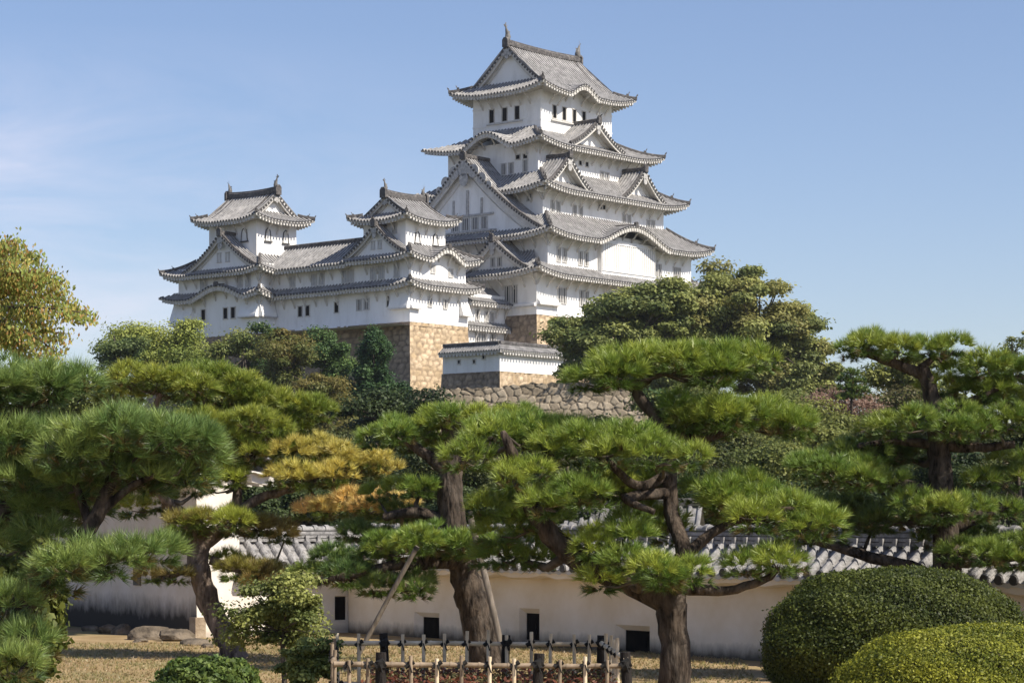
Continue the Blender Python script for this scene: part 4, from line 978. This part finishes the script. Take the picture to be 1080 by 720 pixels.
def btree(name, label, u, v, rxp, rzp, Y, c0, c1, n_cl=26, n_leaf=220, leaf=None, asp=1.5, cat='tree', group=None, flat=.75, trunk_r=None, gap=.0, bottom=None, cl=.36, c2=None, lobes=None):
    """a leafy tree: crown centre (u,v), half sizes in px, at distance Y"""
    c = at(u, v, Y); px = Y/F_PX; rx, rz = rxp*px, rzp*px; ry = (rx+rz)/2*.9 if rx > rz else rx*.9
    zb = gz(c[0], c[1])-.2; root = empty(name, (c[0], c[1], zb)); tag(root, label, cat, group); org = (c[0], c[1], zb)
    if not lobes and cat == 'tree' and c[2]-rz-zb > 1.6*rz:
        lobes = [(u, v, rxp, rzp), (u+rxp*.15, v+1.3*rzp, rxp*1.1, rzp*1.1), (u-rxp*.1, v+2.3*rzp, rxp*1.1, rzp)]; n_cl = int(n_cl*2.2)
    leaf = leaf or 1.9*px; n_leaf = int(n_leaf*2.3); VV, KK = [], []; wd = MB()
    tr = trunk_r or rx*.055
    wd.tube([(c[0], c[1], zb), (c[0]+tr, c[1], zb*.5+c[2]*.5-rz*.2), (c[0], c[1]+tr*.5, c[2]-rz*.2), (c[0]-tr, c[1], c[2]+rz*.55)], [tr*1.3, tr, tr*.8, tr*.25], 8, 0, .08)
    for k in range(n_cl):
        d = rand_dirs(1)[0]; d[2] = d[2]*.95+.04; q = rng.uniform(.5, .97) if k > n_cl*.2 else rng.uniform(.1, .5); q *= 1+.17*math.sin(3.1*math.atan2(d[0], d[2])+u)+.1*math.sin(7*math.atan2(d[0], d[2])+v)
        cc = c+d*[rx, ry, rz]*q; lr_ = None
        if lobes:
            lu, lv, lx_, lz_ = lobes[k % len(lobes)]; lc_ = at(lu, lv, Y); cc = lc_+d*[lx_*px, (lx_+lz_)*.5*px, lz_*px]*q+[0, rng.normal()*ry*.3, 0]
        cr = np.array([rx*1.1, ry*1.1, (rx+rz)/2*flat*.8])*cl*rng.uniform(.5, 1.3)
        wd.tube([c-[0, 0, rz*.3], (c*.45+cc*.55)-[0, 0, rz*.1], cc-[0, 0, cr[2]*.3]], [tr*.5, tr*.3, tr*.12], 5, 0, 0, False)
        n = int(n_leaf*rng.uniform(.7, 1.3)); dd = rand_dirs(n); pos = cc+dd*cr*(rng.uniform(.35, 1.0, (n, 1))**.6)*(1+.25*rng.normal(size=(n, 1)))
        nrm = dd*.6+[0, 0, .8]
        f = np.clip(rng.uniform(0, 1)+rng.normal(size=(n, 1))*.18, 0, 1); col = np.array(c0)+(np.array(c1)-np.array(c0))*f
        if c2 is not None and rng.random() < .3: col = col*.45+np.array(c2)*.55
        V, K = leaf_quads(pos, nrm, leaf, asp, col*rng.uniform(.75, 1.25, (n, 1)), .8); VV.append(V); KK.append(K)
    wd.build('trunk', M['limb'], root, org)
    V = np.concatenate(VV); mesh_np('crown', V, np.arange(len(V)).reshape(-1, 4), M['leaf'], root, np.concatenate(KK), org)
    return root

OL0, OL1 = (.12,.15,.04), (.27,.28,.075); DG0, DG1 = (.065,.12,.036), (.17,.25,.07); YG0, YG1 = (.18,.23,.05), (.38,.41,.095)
# trees on the slope before the castle
btree('broadleaf_tree', 'rounded yellowish green tree under the leftmost castle tower', 170, 372, 60, 36, 215, YG0, YG1, 40, 420)
btree('broadleaf_tree', 'loose pale green tree with gaps in its crown, farthest left on the slope', 122, 370, 32, 30, 205, (.06,.10,.03), (.15,.19,.06), 20, 200)
btree('broadleaf_tree', 'small dark green tree touching the left tower wall foot', 258, 368, 34, 30, 212, DG0, OL1, 26, 300)
btree('broadleaf_tree', 'olive brown tree below the middle of the white gallery', 302, 380, 36, 44, 200, OL0, (.20,.16,.045), 30, 320)
btree('broadleaf_tree', 'small fresh green round tree against the gallery stone base', 300, 357, 20, 17, 214, (.04,.085,.02), (.10,.16,.035), 16, 240)
btree('conifer_tree', 'dark green upright conifer left of the orange stone corner', 396, 396, 33, 50, 205, (.035,.08,.028), (.085,.15,.05), 80, 260, flat=1.0, cl=.26, lobes=[(396, 360, 10, 14), (394, 376, 18, 18), (397, 400, 27, 22), (398, 426, 35, 24), (384, 412, 26, 24)])
btree('broadleaf_tree', 'dark tree between the olive tree and the upright conifer', 350, 382, 28, 42, 210, DG0, DG1, 32, 300)
btree('broadleaf_tree', 'low yellowish shrub tree at the foot of the dark slope trees', 335, 418, 40, 26, 190, OL0, (.22,.18,.05), 26, 300)
btree('broadleaf_tree', 'wide dull green tree on the slope behind the pine tops at left', 225, 408, 60, 30, 185, DG0, OL1, 34, 360)
btree('camphor_tree', 'huge spreading tree hiding the right foot of the keep', 800, 345, 70, 62, 212, (.135,.165,.05), (.37,.385,.115), 280, 230, leaf=.23, c2=(.30,.26,.09), cl=.2, lobes=[(775, 318, 48, 44), (812, 350, 52, 50), (742, 348, 42, 46), (848, 388, 32, 26), (785, 392, 80, 30), (835, 355, 34, 40), (838, 398, 46, 24), (770, 360, 60, 40)])
btree('camphor_tree', 'dark dense tree left of the huge spreading tree, in front of the keep base', 665, 358, 70, 50, 208, (.115,.15,.044), (.32,.34,.10), 260, 230, leaf=.23, cl=.2, lobes=[(655, 330, 42, 28), (690, 345, 48, 40), (622, 356, 36, 26), (660, 388, 72, 28), (700, 318, 30, 22), (716, 400, 38, 26)])
btree('broadleaf_tree', 'small bush clinging to the keep stone base by the dark tree', 598, 348, 20, 20, 214, YG0, YG1, 12, 110)
btree('bare_red_tree', 'reddish brown thinly leaved tree in the gap right of the huge tree', 893, 434, 48, 30, 128, (.19,.11,.08), (.36,.24,.17), 34, 150, cl=.36)
btree('broadleaf_tree', 'loose green tree behind the reddish one at the right gap', 942, 412, 34, 34, 140, OL0, OL1, 22, 130)
btree('broadleaf_tree', 'sparse tree peeking over the layered pine at the right edge', 1068, 368, 24, 22, 110, OL0, OL1, 14, 60)
SD0, SD1, SO1 = (.025,.045,.016), (.085,.115,.036), (.16,.17,.05)  # darker copies of the greens, shade behind the walls put into leaf colour
# fill of trees just behind the garden walls
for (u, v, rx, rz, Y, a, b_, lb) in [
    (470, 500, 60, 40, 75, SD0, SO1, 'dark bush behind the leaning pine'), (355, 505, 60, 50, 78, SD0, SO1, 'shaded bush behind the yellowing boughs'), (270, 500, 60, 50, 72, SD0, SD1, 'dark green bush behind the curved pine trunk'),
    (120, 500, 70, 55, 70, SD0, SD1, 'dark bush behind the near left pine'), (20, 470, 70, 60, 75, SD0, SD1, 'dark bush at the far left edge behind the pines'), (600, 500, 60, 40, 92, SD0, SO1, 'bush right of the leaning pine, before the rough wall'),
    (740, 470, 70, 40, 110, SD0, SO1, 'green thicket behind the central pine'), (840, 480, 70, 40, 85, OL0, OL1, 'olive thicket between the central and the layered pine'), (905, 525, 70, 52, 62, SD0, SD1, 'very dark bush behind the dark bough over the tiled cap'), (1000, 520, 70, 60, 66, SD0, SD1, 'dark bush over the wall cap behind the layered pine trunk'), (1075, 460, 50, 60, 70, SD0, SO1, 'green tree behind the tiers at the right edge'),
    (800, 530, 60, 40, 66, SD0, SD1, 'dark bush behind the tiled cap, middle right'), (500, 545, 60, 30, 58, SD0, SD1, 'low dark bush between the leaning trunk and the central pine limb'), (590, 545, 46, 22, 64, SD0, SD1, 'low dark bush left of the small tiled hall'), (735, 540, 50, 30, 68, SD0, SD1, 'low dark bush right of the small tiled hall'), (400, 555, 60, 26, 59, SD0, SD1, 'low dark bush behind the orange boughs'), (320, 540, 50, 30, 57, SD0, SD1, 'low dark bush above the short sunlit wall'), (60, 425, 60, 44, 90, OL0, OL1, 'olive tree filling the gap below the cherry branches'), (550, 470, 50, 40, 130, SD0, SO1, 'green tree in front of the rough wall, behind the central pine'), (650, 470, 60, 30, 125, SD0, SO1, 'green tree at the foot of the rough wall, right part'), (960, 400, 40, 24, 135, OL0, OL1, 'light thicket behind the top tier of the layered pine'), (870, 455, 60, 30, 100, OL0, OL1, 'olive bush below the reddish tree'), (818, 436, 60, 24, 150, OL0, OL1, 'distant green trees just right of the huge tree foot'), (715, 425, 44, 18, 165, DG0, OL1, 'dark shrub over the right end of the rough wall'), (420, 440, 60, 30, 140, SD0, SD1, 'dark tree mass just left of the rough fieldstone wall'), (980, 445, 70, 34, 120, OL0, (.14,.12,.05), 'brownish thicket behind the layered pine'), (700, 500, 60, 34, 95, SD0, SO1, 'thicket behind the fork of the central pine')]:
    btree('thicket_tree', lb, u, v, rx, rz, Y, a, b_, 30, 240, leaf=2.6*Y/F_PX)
# tiny layered pine on the skyline
ps = [(897, 391, 8, 3), (890, 398, 9, 3), (904, 400, 10, 3), (893, 407, 12, 4), (906, 410, 12, 3), (896, 416, 14, 4)]
pine('tiny layered pine silhouetted on the skyline gap at right', 123, [(898, 445, 1.6), (898, 420, 1.4), (897, 392, .8)], [], [(u, v, rx, rz, 0, NB) for (u, v, rx, rz) in ps], L=.26, w=.04, per=14, dens=40, ls=.24)

def hedge(name, label, u, v, rxp, rzp, Y, c0, c1, n, leaf, cat='shrub', power=2.4, ry=None, hairy=.085, asp=1.6):
    """clipped shrub: dense skin of small leaves over twigs and a dark light-blocking core, sitting on the ground"""
    c = at(u, v, Y); px = Y/F_PX; rx, rz = rxp*px, rzp*px; ry = ry or rx*.85
    root = empty(name, (c[0], c[1], c[2]-rz)); tag(root, label, cat); org = (c[0], c[1], c[2]-rz)
    d = rand_dirs(n); k = (np.abs(d)**power).sum(1)**(-1/power); P = d*k[:, None]
    lump = 1+hairy*(np.sin(P[:, :1]*9+P[:, 1:2]*7)*np.sin(P[:, 2:]*8+1.3))+hairy*.5*rng.normal(size=(n, 1))
    lump = lump+.018*np.sin(P[:, :1]*3.1+u)*np.sin(P[:, 1:2]*4.3+1)+.014*np.sin(P[:, 2:]*6+P[:, :1]*5)
    dep = 1-.10*rng.random((n, 1))**2+np.where(rng.random((n, 1)) < .012, rng.uniform(0, .05, (n, 1)), 0)
    C = c+P*[rx, ry, rz]*lump*dep
    f = np.clip(.5+.35*np.sin(P[:, :1]*5+2*P[:, 2:]*4)*np.sin(P[:, 1:2]*6)+rng.normal(size=(n, 1))*.28, 0, 1)
    col = (np.array(c0)+(np.array(c1)-np.array(c0))*f)*rng.uniform(.7, 1.3, (n, 1))
    V, K = leaf_quads(C, d, leaf, asp, col, .9)
    mesh_np('foliage', V, np.arange(len(V)).reshape(-1, 4), M['leaf'], root, K, org)
    # twigs, plus an added dark core that blocks light inside the shrub
    tw = MB()
    for _ in range(40):
        e = rand_dirs(1)[0]; e[2] = abs(e[2])*.9-.1; tw.tube([(c[0], c[1], c[2]-rz*.95), c+e*[rx, ry, rz]*.45, c+e*[rx, ry, rz]*.9], [.03, .02, .008], 5, 0, 0, False)
    m2 = MB(); R = [[(c+np.array([math.cos(t)*math.sin(f_), math.sin(t)*math.sin(f_), math.cos(f_)])*[rx, ry, rz]*.86).tolist() for t in np.linspace(0, 2*math.pi, 25)] for f_ in np.linspace(.02, 3.1, 13)]
    tw.grid(R, 0, True)
    tw.build('twigs', M['twig'], root, org)
    return root
M['twig'] = noise_mat('dark_core_twigs', (.012,.014,.006), (.035,.032,.016), 20, .95)

hedge('topiary_shrub', 'large round clipped dark green shrub in front of the wall at right', 946, 682, 138, 84, 33, (.04,.058,.013), (.14,.165,.030), 150000, .027, 'shrub', 2.12, hairy=.035)
hedge('topiary_shrub', 'bright yellowish green clipped hedge dome at the bottom right corner', 1032, 742, 158, 82, 22, (.105,.13,.014), (.37,.37,.045), 140000, .019, 'shrub', 2.1, hairy=.035)
hedge('low_shrub', 'low clipped green shrub at the foot of the curved pine trunk', 219, 722, 50, 28, 33, (.055,.10,.022), (.17,.23,.05), 12000, .05, 'shrub', 2.3, hairy=.1)
hedge('leafy_shrub', 'leafy yellow green bush under the near pine at the lower left corner', 10, 640, 52, 85, 25, (.06,.085,.02), (.17,.19,.035), 16000, .06, 'shrub', 2.1, hairy=.16)
btree('small_shrub_tree', 'small bushy tree with glossy light green leaves left of the fence', 297, 652, 60, 44, 30, (.11,.14,.04), (.36,.38,.11), 46, 150, leaf=.036, cat='small tree', cl=.3, trunk_r=.035, asp=1.4)
btree('small_shrub_tree', 'lower leafy bush at the left end of the bamboo fence', 326, 698, 34, 28, 28.5, (.10,.14,.04), (.30,.34,.10), 30, 140, leaf=.036, cat='shrub', cl=.34, trunk_r=.025)
btree('creeper', 'small pale green creeper on the tiled cap above the round shrub', 885, 598, 24, 8, 39.6, (.12,.17,.04), (.30,.36,.10), 8, 40, leaf=.07, cat='plant', trunk_r=.01)

# cherry branches hanging in at the upper left
def cherry():
    Y = 30; root = empty('cherry_tree', tuple(at(-60, 640, Y))); org = tuple(at(-60, 640, Y)); tag(root, 'cherry tree with yellow brown autumn leaves on drooping branches at the upper left edge', 'tree')
    wd = MB(); wd.tube([at(-60, 640, Y), at(-55, 480, Y), at(-40, 380, Y), at(-30, 300, Y)], [.22, .18, .14, .09], 9, 0, .08)
    VV, KK = [], []
    for (u0, v0, u1, v1, u2, v2, n) in [(-30, 300, 10, 262, 38, 268, 240), (-30, 300, 20, 268, 68, 302, 260), (-30, 300, 30, 290, 96, 334, 300), (-30, 330, 25, 318, 88, 330, 220), (-35, 340, 10, 330, 60, 372, 240), (-35, 350, 0, 340, 30, 372, 200), (-30, 310, 0, 250, 18, 254, 160), (-30, 300, 5, 290, 40, 320, 260), (-40, 350, 20, 345, 72, 352, 160), (-30, 290, 0, 280, 22, 300, 260), (-30, 320, 10, 310, 50, 345, 240), (-30, 330, -5, 330, 12, 360, 200), (-30, 300, 20, 280, 55, 290, 200)]:
        dy = random.uniform(-.7, .7); a, b_, c = at(u0, v0, Y), at(u1, v1, Y+dy), at(u2, v2, Y+dy*1.5); n = int(n*4.2)
        ts = np.linspace(0, 1, 9); pts = [(1-t)**2*a+2*t*(1-t)*b_+t*t*c for t in ts]
        wd.tube(pts, list(np.linspace(.035, .006, 9)), 5, 0, .05, False)
        t = rng.uniform(.22, 1.0, n)[:, None]; P = (1-t)**2*a+2*t*(1-t)*b_+t*t*c+rng.normal(size=(n, 3))*[.12, .15, .085]*(1.25-.6*t)-[0, 0, .06]
        f = rng.random((n, 1)); col = np.where(f < .58, np.array((.26,.31,.07)), np.where(f < .88, np.array((.42,.36,.09)), np.array((.38,.22,.07))))*rng.uniform(.6, 1.3, (n, 1))
        V, K = leaf_quads(P, rand_dirs(n)*.6+[.4, -.4, .5], .029, 2.1, col, .7, droop=1.2); VV.append(V); KK.append(K)
    wd.build('trunk', M['limb'], root, org); V = np.concatenate(VV)
    mesh_np('crown', V, np.arange(len(V)).reshape(-1, 4), M['leaf'], root, np.concatenate(KK), org)
cherry()

# ------------------------------------------------------------------ bamboo fence, props, stones
M['bamboo'] = noise_mat('dry_bamboo', (.60,.48,.32), (.82,.69,.50), 5, .5, stretch=(1,1,1), c3=(.25,.17,.10), c3_scale=3, c3_amt=.5)
M['bamboo_old'] = noise_mat('weathered_bamboo', (.16,.12,.08), (.36,.275,.19), 6, .7)
M['cord'] = noise_mat('black_cord', (.012,.011,.01), (.03,.028,.025), 20, .9)
FN = empty('bamboo_fence', (-.3, 27.3, 0)); tag(FN, 'low bamboo lattice fence with dark log posts tied with black cord', 'fence'); fo = (-.3, 27.3, 0)
def pole(name, a, b_, r, mat, parent=FN, org=None, nodes=0, sides=9):
    m = MB(); a = np.array(a, float); b_ = np.array(b_, float); n = max(2, int(np.linalg.norm(b_-a)/.3)); pts, rs = [], []
    for k in range(n+1):
        t = k/n; p = a+(b_-a)*t+np.array([random.gauss(0, 1) for _ in range(3)])*r*.1; pts.append(p); rs.append(r*(1-.12*t))
    m.tube(pts, rs, sides, 0, .05)
    if nodes:
        for k in range(1, n): m.tube([pts[k]-(b_-a)/np.linalg.norm(b_-a)*.012, pts[k]+(b_-a)/np.linalg.norm(b_-a)*.012], rs[k]*1.18, sides, 0)
    return m.build(name, mat, parent, org or fo)
def tie(p, r): 
    m = MB(); p = np.array(p); m.tube([p-[0, 0, .035], p+[0, 0, .035]], r, 8); m.tube([p-[.05, 0, .03], p+[.05, 0, .03]], r*.9, 8); m.tube([p+[0, -r, 0], p+[.03, -r-.02, -.09]], .008, 5); m.build('cord_tie', M['cord'], FN, fo)
fx = lambda u, Y: (u-540)/F_PX*Y
bl, br = (fx(352, 29), 29.0), (fx(634, 29), 29.0); fl, fr = (fx(352, 25.9), 25.9), (fx(660, 25.9), 25.9)
def run(p, q, zt, zl, us, light, tops, post_us, post_r, post_h):
    p = np.array(p); q = np.array(q)
    for z in (zt, zl): pole('rail', (*p, z), (*q, z+random.uniform(-.02, .02)), .031, M['bamboo'] if light else M['bamboo_old'], nodes=1)
    for t in us:
        c = p+(q-p)*t; h = tops+random.uniform(-.03, .03); pole('picket', (c[0], c[1]-.03, -.1), (c[0]+random.uniform(-.02, .02), c[1]-.03, h), .025, M['bamboo'] if light or random.random() < .25 else M['bamboo_old'], nodes=1)
        for z in (zt, zl): tie((c[0], c[1]-.02, z), .029)
    for t in post_us:
        c = p+(q-p)*t; pole('post', (c[0], c[1]+.05, -.3), (c[0], c[1]+.05, post_h+random.uniform(-.03, .03)), post_r, M['wood_dark'], sides=12); tie((c[0], c[1]-.01, zt), post_r*.9)
run(bl, br, .93, .42, [.02, .095, .255, .335, .415, .495, .575, .65, .735, .81, .90, .955], True, 1.06, [.19, .645, 1.0], .06, 1.02)
run(fl, fr, .86, .52, [.05, .12, .26, .355, .44, .53, .62, .77, .86, .93], False, .93, [.16, .70, 1.0], .068, 1.0)
run(br, fr, .93, .5, [.2, .4, .55, .7], True, 1.08, [], .08, 1.0)
run(fl, bl, .88, .5, [.2, .4, .6, .8], False, 1.0, [], .08, 1.0)

def prop(label, pts, rpx, Y):
    base = at(*pts[0][:2], Y+pts[0][2]); root = empty('tree_prop', tuple(base)); tag(root, label, 'tree prop')
    m = MB(); P = [at(u, v, Y+d) for (u, v, d) in pts]; m.tube(P, [rpx*Y/F_PX]*len(P), 9, 0, .06); m.build('pole', M['prop'], root, tuple(base))
    m = MB(); m.tube([P[-1]-(P[-1]-P[0])*.03, P[-1]], rpx*Y/F_PX*1.12, 9); m.build('cord_wrap', M['cord'], root, tuple(base))
M['prop'] = noise_mat('grey_pole_wood', (.10,.082,.062), (.22,.185,.145), 5, .9, stretch=(4,4,.5))
prop('slanted prop pole holding up the low left bough of the leaning pine', [(378, 690, -.5), (410, 630, -.6), (440, 576, -.8)], 2.6, 37.5)
prop('grey prop pole leaning against the right side of the leaning trunk', [(533, 700, -.9), (515, 622, -.8), (495, 540, -.5)], 3.4, 37.5)
prop('thin prop pole half hidden on the left side of the leaning trunk', [(497, 705, .6), (487, 650, .8), (480, 610, 1.0)], 2.2, 37.8)

M['rock'] = noise_mat('garden_rock', (.06,.047,.034), (.17,.135,.095), 3.5, .95, bump=.9, c3=(.26,.21,.155), c3_scale=1.6, c3_amt=.5)
def rock(label, u, v, rxp, rzp, Y, seed):
    c = at(u, v, Y); px = Y/F_PX; R = np.random.default_rng(seed); rx, rz = rxp*px*1.2, rzp*px*1.05; m = MB()
    W = R.normal(size=(9, 3)); W /= np.linalg.norm(W, axis=1, keepdims=True); K = R.uniform(.62, 1.0, 9); rows = []
    for f_ in np.linspace(.05, 3.09, 10):
        row = []
        for t in np.linspace(0, 2*math.pi, 17):
            d = np.array([math.cos(t)*math.sin(f_), math.sin(t)*math.sin(f_), math.cos(f_)]); k = min(1.15, min([K[i]/max(.02, d@W[i]) for i in range(9)]))
            row.append(np.array([c[0], c[1], max(c[2], .0)])+d*k*[rx, rx*.8, rz])
        rows.append(row)
    m.grid(rows); o = m.build('garden_rock', M['rock']); 
    o.location = (c[0], c[1], 0)
    V = np.empty(len(o.data.vertices)*3); o.data.vertices.foreach_get('co', V); V = V.reshape(-1, 3)-[c[0], c[1], 0]; o.data.vertices.foreach_set('co', V.ravel()); o.data.update()
    tag(o, label, 'rock', 'edging rocks along the storehouse foot')
for i, (u, v, rx, rz, Y, lb) in enumerate([(97, 664, 10, 6, 51, 'small flat rock, leftmost in the row at the storehouse foot'), (114, 665, 10, 7, 50, 'small rounded rock, second from the left in the row'), (130, 667, 11, 8, 49.5, 'brownish rock in the middle of the row at the storehouse foot'),
    (160, 672, 19, 12, 47.5, 'largest wedge shaped rock in front of the storehouse'), (186, 671, 15, 11, 47, 'slanted rock just left of the storehouse corner'), (148, 679, 8, 4, 46.5, 'pale flat pebble in front of the largest wedge rock'), (206, 680, 15, 6, 45.5, 'flat slab by the storehouse corner near the curved trunk'), (218, 684, 6, 5, 44.5, 'small pale stone touching the curved pine trunk')]):
    rock(lb, u, v, rx, rz, Y, 30+i)

# low grass blades over the lawn and a reddish ground cover inside the fence
n = 26000; gxx = rng.uniform(-9.5, 8, n); gyy = rng.uniform(30, 46, n); keep = (gxx > -.22*gyy) & (gxx < .05*gyy+2)
Cg = np.stack([gxx, gyy, np.zeros(n)], 1)[keep]; dry = rng.random((len(Cg), 1))
clump = np.sin(Cg[:, :1]*1.3)*np.sin(Cg[:, 1:2]*1.7+1)
cg = np.where(dry+clump*.35 < .62, np.array((.36,.265,.13)), np.array((.22,.20,.07)))
V, K_ = needle_tris(Cg, np.tile([0, 0, 1.0], (len(Cg), 1)), 5, .06, .012, .8, cg)
o = mesh_np('grass', V, np.arange(len(V)).reshape(-1, 3), M['needle'], None, K_); tag(o, 'short dry yellowish lawn grass', 'grass', kind='stuff')
n = 9000; Cg = np.stack([rng.uniform(-1.7, 1.2, n), rng.uniform(26.2, 28.7, n), .68*rng.uniform(0, 1, n)**.6], 1)
fr_ = rng.random((n, 1)); cg = np.where(fr_ < .6, np.array((.20,.07,.04)), np.array((.12,.11,.04)))*rng.uniform(.6, 1.3, (n, 1))
V, K_ = leaf_quads(Cg, np.tile([0, 0, 1.0], (n, 1)), .035, 1.8, cg, .9)
o = mesh_np('ground_cover', V, np.arange(len(V)).reshape(-1, 4), M['leaf'], None, K_); tag(o, 'reddish low ground cover growing inside the bamboo fence', 'ground cover', kind='stuff')

# ------------------------------------------------------------------ thin autumn haze over the whole place
hz_ = MB(); hz_.box(-420, -60, -1.5, 420, 620, 70)
hm = bpy.data.materials.new('haze_air'); hm.use_nodes = True; hn = hm.node_tree.nodes; hn.remove(hn['Principled BSDF'])
pv = hn.new('ShaderNodeVolumePrincipled'); pv.inputs['Color'].default_value = (.86, .91, 1.0, 1); pv.inputs['Density'].default_value = .00009; pv.inputs['Anisotropy'].default_value = .2
hm.node_tree.links.new(pv.outputs[0], hn['Material Output'].inputs['Volume'])
tag(hz_.build('haze', hm), 'thin bluish haze in the air', 'haze', kind='stuff')
